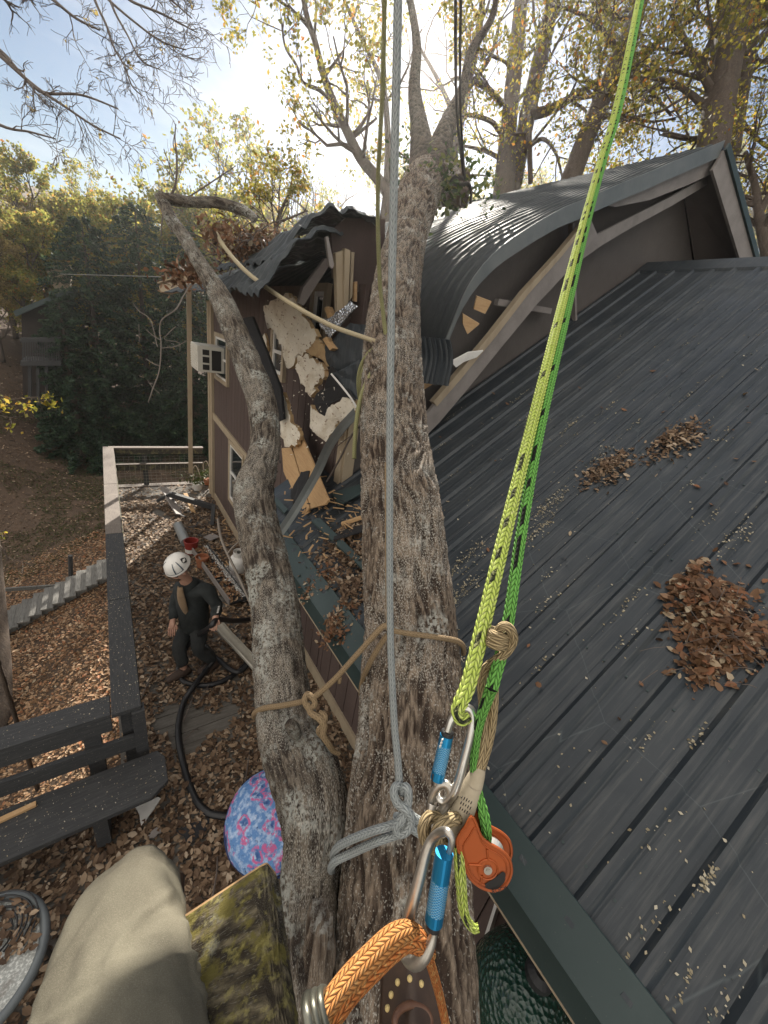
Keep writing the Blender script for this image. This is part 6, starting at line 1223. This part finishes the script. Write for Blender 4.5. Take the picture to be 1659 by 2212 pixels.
def guided(name, label, limbs, nsub, sub_L, mx, nleaf, spread, lsize, lmat, seed, tomat=None, drop=True, group=None, kids=4, start=.25, up=.12, rootpt=None, cat='tree', twigmat=None, wig=.22):
    rng = random.Random(seed); mb = MB(); tips = []; base = None; P0 = []
    for li, L in enumerate(limbs):
        p, r = pxpath(L, 6)
        if li == 0:
            base = Vector(p[0]); gzv = gz(base.x, base.y) - .1
            if drop and base.z > gzv: p = [V(base.x, base.y, gzv)] + p; r = [r[0] * 1.25] + r
        mb.tube(p, r, 12 if li == 0 else 8, cap=True); P0.append((p, r))
    t_ = thing(name, rootpt if rootpt is not None else V(base.x, base.y, gz(base.x, base.y)), label, cat, group)
    bm_ = MB(); tot = sum(len(p) for p, r in P0)
    for p, r in P0:
        for _ in range(max(1, int(nsub * len(p) / tot))):
            i = rng.randint(int(len(p) * start), len(p) - 2); td = (p[i + 1] - p[i]).normalized(); pr = td.cross(Vector((rng.gauss(0, 1), rng.gauss(0, 1), rng.gauss(0, 1)))).normalized(); a = rng.uniform(.5, 1.15)
            grow(rng, bm_, tips, p[i], (td * math.cos(a) + pr * math.sin(a)).normalized(), sub_L * rng.uniform(.6, 1.25), min(r[i] * .5, .06), 0, mx, up, kids, wig)
    mb.build('trunk', tomat or M['treebark'], t_, smooth=True); bm_.build('branches', twigmat or M['treebark'], t_)
    if nleaf: rgn = np.random.default_rng(seed); leaves('crown', tipleaves(rgn, tips, nleaf, spread, True), lsize, lmat, t_, rgn, simple=True, aspect=.62)
    return t_
OL = M['oakleaf']
guided('oak_tree', 'twin-stemmed oak rising behind the upper roof right of the sun', [[(1088, 420, 13, 48), (1096, 300, 13, 36), (1108, 180, 13.2, 34), (1120, 60, 13.5, 30), (1130, -60, 14, 26), (1140, -200, 14.5, 16)], [(1100, 420, 13.2, 44), (1125, 320, 13.2, 34), (1150, 200, 13.2, 34), (1182, 60, 13.4, 30), (1205, -50, 13.6, 26), (1240, -200, 14, 16)],
    [(1125, 250, 13.2, 22), (1180, 240, 12.8, 20), (1240, 208, 12.4, 15), (1330, 150, 12, 11), (1440, 80, 11.6, 8)], [(1085, 225, 13, 14), (1050, 190, 12.6, 11), (1000, 170, 12.2, 9), (975, 172, 12, 6)], [(1084, 290, 13, 12), (1060, 262, 12.8, 10), (1010, 248, 12.4, 8), (960, 255, 12.2, 5)], [(1085, 345, 13, 10), (1045, 325, 12.8, 8), (985, 312, 12.5, 5)], [(1130, 330, 13, 10), (1170, 300, 12.6, 8), (1200, 330, 12.5, 6), (1215, 385, 12.4, 4)], [(1140, 245, 13, 14), (1143, 300, 12.8, 12), (1146, 395, 12.8, 10)]],
    34, 2.6, 2, 12350, .2, (.035, .072), OL, 3)
guided('leaning_tree', 'bare-stemmed tree leaning right behind the green rope', [[(1228, 400, 10, 42), (1265, 300, 10, 40), (1310, 190, 10.2, 38), (1350, 90, 10.4, 34), (1390, -10, 10.6, 30), (1430, -120, 11, 24), (1460, -220, 11.4, 14)], [(1340, 120, 10.3, 14), (1300, 60, 10.2, 10), (1240, 25, 10, 7), (1180, 10, 9.8, 4)], [(1315, 180, 10.2, 14), (1370, 145, 10, 11), (1440, 80, 9.8, 9), (1500, 40, 9.6, 6)], [(1340, 130, 10.2, 10), (1400, 190, 10, 7), (1450, 250, 10, 5)]], 26, 2.2, 2, 6000, .2, (.035, .07), OL, 7, up=.05)
guided('big_oak', 'thickest straight trunk standing at the right end of the roof', [[(1537, 330, 9, 62), (1550, 250, 9, 60), (1564, 150, 9.2, 62), (1580, 60, 9.4, 64), (1596, -40, 9.6, 62), (1622, -180, 10, 50)], [(1545, 260, 9.2, 20), (1500, 210, 9.2, 13), (1440, 175, 9.2, 9), (1360, 165, 9, 6)], [(1552, 220, 9, 18), (1500, 130, 9, 12), (1470, 60, 9, 8)], [(1545, 290, 9.2, 14), (1490, 300, 9.3, 9), (1430, 290, 9.4, 6)]], 34, 2.3, 2, 10000, .2, (.030, .06), OL, 12, start=.3)
guided('slim_oak', 'slimmer dark trunk just right of the thickest one', [[(1575, 330, 10.5, 40), (1592, 230, 10.5, 36), (1612, 110, 10.6, 34), (1632, 0, 10.8, 32), (1655, -140, 11, 24)], [(1600, 190, 10.6, 12), (1630, 150, 10.4, 8), (1665, 120, 10.3, 6)], [(1590, 250, 10.6, 12), (1625, 290, 10.4, 8), (1660, 320, 10.3, 6)]], 34, 2.4, 2, 12350, .25, (.035, .072), OL, 21)
guided('orange_tree', 'low orange and green tree past the right gable tip', [[(1660, 560, 9, 22), (1640, 470, 9, 18), (1630, 400, 9.2, 14), (1610, 330, 9.4, 9)], [(1640, 470, 9, 10), (1670, 400, 9, 8), (1690, 340, 9, 5)]], 26, 1.6, 2, 3600, .16, (.025, .05), OL, 23)
guided('sunlit_tree', 'crooked tree reaching up left of the sun, leaves in tufts', [[(838, 420, 10, 22), (815, 385, 10, 22), (778, 340, 9.8, 21), (748, 280, 9.6, 19), (722, 225, 9.4, 17), (698, 160, 9.2, 15), (682, 95, 9, 13), (664, 40, 8.8, 12), (650, -30, 8.6, 9)], [(722, 225, 9.4, 9), (690, 195, 9.2, 8), (655, 178, 9, 7), (640, 140, 8.9, 6), (616, 100, 8.8, 5), (608, 40, 8.7, 4)], [(700, 165, 9.2, 8), (720, 140, 9, 6), (742, 110, 9, 4)], [(835, 400, 10, 16), (838, 300, 10, 14), (825, 180, 10, 11), (770, 60, 9.8, 8), (735, -20, 9.7, 6)], [(683, 80, 9, 7), (640, 30, 8.8, 6), (585, -10, 8.6, 4)], [(760, 300, 9.7, 7), (790, 275, 9.7, 6), (815, 255, 9.6, 4)]], 24, 1.7, 2, 4560, .12, (.034, .066), OL, 31, kids=3)
guided('canopy_tree', 'tree whose thin leafy top crosses the sun', [[(955, 420, 14, 26), (985, 300, 14, 22), (1010, 180, 14, 20), (1035, 60, 14, 16), (1050, -80, 14, 10)], [(990, 270, 14, 12), (950, 180, 13.6, 9), (905, 100, 13.4, 6)], [(1005, 200, 14, 12), (1060, 120, 13.6, 9), (1080, 40, 13.4, 6)], [(975, 330, 14, 10), (930, 300, 13.6, 8), (885, 290, 13.4, 5)]], 14, 2.0, 2, 1500, .2, (.03, .06), OL, 38)
# bare tree overhanging at the upper left
ov = [[(-420, 330, 5.2, 90), (-330, 120, 5.2, 70), (-230, 20, 5.2, 50), (-120, -30, 5.2, 34), (-40, -40, 5.2, 24), (60, -60, 5.2, 18), (200, -90, 5.2, 14), (320, -80, 5.2, 8)],
      [(-200, 10, 5.2, 26), (-90, 50, 5.2, 16), (0, 110, 5.2, 9), (50, 165, 5.2, 8), (95, 200, 5.2, 6), (175, 205, 5.2, 4.5), (255, 235, 5.2, 3)], [(-40, 82, 5.2, 9), (65, 178, 5.2, 7), (140, 230, 5.2, 5), (200, 270, 5.2, 4), (260, 300, 5.2, 3)],
      [(40, -58, 5.2, 9), (115, 0, 5.2, 6), (165, 40, 5.2, 5), (215, 65, 5.2, 3)], [(180, -85, 5.2, 9), (205, 0, 5.2, 6), (230, 55, 5.2, 5), (245, 100, 5.2, 4), (270, 145, 5.2, 3.5), (285, 185, 5.2, 3), (307, 207, 5.2, 2)],
      [(230, -20, 5.2, 6), (250, 30, 5.2, 5), (275, 75, 5.2, 4), (305, 130, 5.2, 3), (345, 150, 5.2, 2)], [(200, -40, 5.2, 6), (235, 0, 5.2, 5), (300, 55, 5.2, 4), (350, 90, 5.2, 3.5), (402, 108, 5.2, 2)], [(250, -40, 5.2, 6), (280, 0, 5.2, 5), (350, 30, 5.2, 4), (425, 70, 5.2, 2)], [(-120, 200, 5.2, 14), (0, 270, 5.2, 6), (65, 285, 5.2, 4), (120, 300, 5.2, 2.5)], [(300, -60, 5.2, 6), (370, 0, 5.2, 4), (415, 40, 5.2, 2)]]
guided('bare_tree', 'bare twiggy limbs hanging into the upper left corner', ov, 85, .42, 2, 130, .03, (.012, .03), M['tanleaf'], 41, start=.45, kids=4, up=-.05, tomat=M['twig'], twigmat=M['twig'])
# hillside wood: four kinds, copied
def hilltree(H, R, nleaf, lm, seed, lsize=(.06, .12), mx=2, limbs=11, name='hill_tree', kids=4, rise=.35):
    rng = random.Random(seed); t_ = thing(name, V(0, 0, 0), None, None); mb = MB(); bm_ = MB(); tips = []
    p = path4([(0, 0, 0, H * .022), (rng.gauss(0, .1), rng.gauss(0, .1), H * .35, H * .017), (rng.gauss(0, .3), rng.gauss(0, .3), H * .7, H * .009), (rng.gauss(0, .3), rng.gauss(0, .3), H * .95, .02)], 5); mb.tube(p[0], p[1], 8)
    for k in range(limbs):
        f = .25 + .7 * k / limbs; i = int(f * (len(p[0]) - 1)); a = k * 2.4 + rng.gauss(0, .4); L = R * (1.15 - .75 * abs(f - .45)) * rng.uniform(.7, 1.1)
        grow(rng, bm_, tips, p[0][i], V(math.cos(a), math.sin(a), rise + .5 * f).normalized(), L, H * .007, 0, mx, .2, kids, .2)
    mb.build('trunk', M['treebark'], t_, smooth=True); bm_.build('branches', M['treebark'], t_)
    if nleaf: rgn = np.random.default_rng(seed); leaves('crown', tipleaves(rgn, tips, nleaf, R * .055), lsize, lm, t_, rgn, simple=True, aspect=.65)
    return t_
def copy_tree(o, loc, sc, rzz, label, cat, group, parent=None):
    c = o.copy(); COL.objects.link(c); c.location = loc; c.scale = (sc, sc, sc); c.rotation_euler = (0, 0, rzz); tag(c, label, cat, group)
    for ch in o.children: d = ch.copy(); COL.objects.link(d); d.parent = c
    return c
HK = [hilltree(10, 3.2, 16000, M['hillleaf'], 51), hilltree(10, 3.0, 14000, M['tanleaf'], 52), hilltree(10, 3.4, 4200, M['hillleaf'], 53), hilltree(10, 2.8, 0, None, 54, name='bare_hill_tree', limbs=10, kids=3)]
KL = ['full yellow-green tree in the hillside wood beyond the hemlocks', 'tan and orange tree in the hillside wood at the left', 'thinly leaved tree on the skyline of the hillside wood', 'bare grey tree on the skyline behind the buckled roof']
used = [0] * 4
spots = [(0, 440, 28, 0), (70, 460, 27, 0), (150, 440, 30, 0), (235, 470, 28, 0), (-60, 470, 26, 1), (385, 465, 30, 0), (445, 450, 33, 0), (-40, 350, 30, 1), (60, 335, 30, 0), (120, 410, 32, 0), (150, 370, 34, 2), (205, 385, 40, 2), (190, 430, 33, 0), (255, 430, 30, 0), (300, 405, 34, 1), (330, 440, 31, 0), (370, 380, 32, 2), (410, 430, 27, 0), (445, 285, 29, 2), (520, 300, 27, 2), (480, 430, 30, 0), (545, 335, 33, 2), (610, 400, 36, 1), (655, 452, 36, 0), (680, 300, 26, 3), (735, 320, 40, 3), (640, 345, 33, 3), (700, 430, 34, 2), (-90, 400, 30, 0), (870, 380, 34, 2), (960, 420, 36, 2), (1060, 430, 36, 0), (1180, 400, 34, 0), (1240, 385, 38, 2), (1420, 360, 34, 0), (1600, 330, 30, 0), (1680, 380, 28, 1), (1500, 330, 40, 2), (-170, 360, 30, 0)]
rr_ = random.Random(77)
for (px, py, y, k) in spots:
    tp = Yp(px, py, y); b = gz(tp.x, y); H = max(4, tp.z - b); src = HK[k]; lab = KL[k]; grp = ['green trees of the hillside wood', 'tan trees of the hillside wood', 'thin trees on the skyline', 'bare trees on the skyline'][k]
    if y < 20: lab, grp = 'tree standing in front of the neighbour house at the left edge', 'trees before the neighbour house'
    if px > 850: lab, grp = ('half-hidden distant tree showing just above the upper roof', 'distant trees above the roof')
    copy_tree(src, (tp.x, y, b), H / 11.8, rr_.uniform(0, 6.28), lab, 'tree', grp)
for h in HK:
    for ch in list(h.children): bpy.data.objects.remove(ch)
    bpy.data.objects.remove(h)
# small bright tree just beyond the crushed ridge
guided('bright_tree', 'small bright yellow-green tree peeping over the buckled roof', [[(600, 560, 9, 10), (596, 500, 9, 9), (606, 460, 9, 7), (620, 430, 9.2, 4)], [(598, 510, 9, 6), (570, 470, 9, 4), (545, 445, 9, 3)], [(604, 480, 9, 5), (640, 465, 9, 4), (665, 455, 9, 3)]], 20, .9, 2, 1500, .1, (.03, .06), OL, 61)
# hemlocks
def hemlock(px, py, y, R, n, seed, label):
    tp = Yp(px, py, y); b = gz(tp.x, y); H = tp.z - b; rng = np.random.default_rng(seed); t_ = thing('hemlock_tree', V(tp.x, y, b), label, 'tree', 'dark hemlocks beyond the deck')
    mb = MB(); mb.tube([V(tp.x, y, b - .1), V(tp.x, y, b + H * .5), V(tp.x, y, tp.z - .2)], [.16, .1, .02], 8); mb.build('trunk', M['treebark'], t_)
    P = []; Dn = []; bm_ = MB(); nb = int(H * 26)
    for k in range(nb):
        f = (k + .5) / nb; z = b + .05 + (H - .1) * f; a = k * 2.39996 + rng.normal(0, .3); L = R * (1 - f) ** .46 * rng.uniform(.72, 1.1) + .12; d = np.array([math.cos(a), math.sin(a)]); m = int(n / nb * (.35 + 1.3 * (1 - f)))
        bm_.tube([V(tp.x, y, z), V(tp.x + d[0] * L * .5, y + d[1] * L * .5, z + .04), V(tp.x + d[0] * L * .95, y + d[1] * L * .95, z - .14 * L)], [.012, .008, .003], 3, cap=False)
        t = rng.uniform(.15, 1.0, m) ** .6; sw = rng.normal(0, .14, m) * (1.15 - t) * L
        P.append(np.stack([tp.x + d[0] * L * t - d[1] * sw, y + d[1] * L * t + d[0] * sw, z + .05 - .2 * L * t ** 2 - np.abs(sw) * .2 + rng.normal(0, .03, m)], 1))
    bm_.build('branches', M['treebark'], t_); leaves('foliage', np.concatenate(P), (.045, .115), M['hemlock'], t_, rng, flat=.35, simple=True, aspect=.42, curl=.3)
hemlock(175, 470, 21, 2.7, 42000, 71, 'leftmost of the dark hemlocks beyond the deck')
hemlock(290, 440, 22, 2.8, 42000, 72, 'tallest, middle one of the dark hemlocks beyond the deck')
hemlock(400, 490, 20.5, 2.2, 34000, 73, 'rightmost dark hemlock, beside the cabin wall')
hemlock(125, 640, 20, 1.5, 16000, 74, 'shortest dark hemlock, at the left foot of the others')
# neighbour house half hidden at the left
nh = thing('neighbour_house', Yp(85, 850, 21), 'dark brown neighbour house with a balcony, half hidden by hemlocks', 'house')
def nq(pts, y, th, name, m): mb = MB(); mb.prism([Yp(*p, y) for p in pts], (0, th, 0)); return mb.build(name, m, nh)
nh_w = mat('dark stained cabin wall', (.03, .022, .018), (), (), .9)
nq([(46, 668), (128, 640), (150, 640), (150, 870), (50, 870)], 21, 3, 'wall', nh_w)
nq([(28, 672), (122, 634), (160, 625), (160, 640), (124, 644), (34, 684)], 20.4, 4, 'roof', M['flash'])
nq([(98, 580), (150, 572), (150, 640), (122, 632)], 21.4, 2, 'gable', M['trimtan'])
for k in range(16): x = 48 + k * 5.2; nq([(x, 738), (x + 2.6, 738), (x + 2.6, 782), (x, 782)], 19.6, .05, 'baluster', M['railwood'])
nq([(44, 730), (132, 728), (132, 738), (44, 740)], 19.6, .1, 'balcony_rail', M['railwood']); nq([(44, 780), (132, 780), (132, 790), (44, 790)], 19.5, 1.4, 'balcony_floor', M['railwood'])
for x in (60, 78, 96): nq([(x, 788), (x + 7, 788), (x + 8, 875), (x + 1, 875)], 19.6, .15, 'post', M['railwood'])
mb = MB(); mb.tube([Yp(130, 592, 18), Yp(420, 600, 9)], .008, 4); tag(mb.build('overhead_wire', M['wire'], loc=Yp(130, 592, 18)), 'thin overhead wire crossing in front of the hemlocks', 'wire')
# bark stump at the left edge and low sprigs
mb = MB(); p_, r_ = pxpath([(-30, 1640, 7.0, 66), (-14, 1560, 7.2, 56), (-6, 1480, 7.4, 48), (-10, 1380, 7.6, 44), (-34, 1100, 8, 40), (-60, 800, 8.4, 36), (-90, 450, 9, 30), (-110, 150, 9.6, 20)], 6); mb.tube(p_, r_, 16); tag(mb.build('tree_trunk', M['treebark'], smooth=True, loc=p_[0]), 'mossy tree trunk cut by the left edge below the stairs', 'tree trunk')
guided('sapling', 'thin sapling with few pale leaves at the left edge', [[(-60, 1250, 4.5, 9), (-40, 1000, 4.5, 7), (0, 880, 4.5, 5), (40, 862, 4.5, 3), (80, 858, 4.5, 2)], [(-40, 1000, 4.5, 5), (-10, 905, 4.5, 4), (20, 880, 4.5, 3)], [(-50, 1150, 4.4, 5), (0, 1180, 4.3, 4), (18, 1210, 4.3, 3)]], 14, .25, 1, 120, .05, (.02, .045), OL, 81, drop=True)
# ================================================================== AIR
HZ = mat('haze', (1, 1, 1)); t_ = HZ.node_tree; t_.nodes.clear(); o_ = t_.nodes.new('ShaderNodeOutputMaterial'); v_ = t_.nodes.new('ShaderNodeVolumePrincipled')
v_.inputs['Color'].default_value = (.96, .95, .92, 1); v_.inputs['Density'].default_value = .0014; v_.inputs['Anisotropy'].default_value = .72; t_.links.new(v_.outputs[0], o_.inputs['Volume'])
mb = MB(); mb.box((2, 63, 4), (226, 152, 52)); hz = mb.build('haze', HZ); hz['kind'] = 'stuff'
SC.cycles.volume_step_rate = 4; SC.cycles.volume_bounces = 0
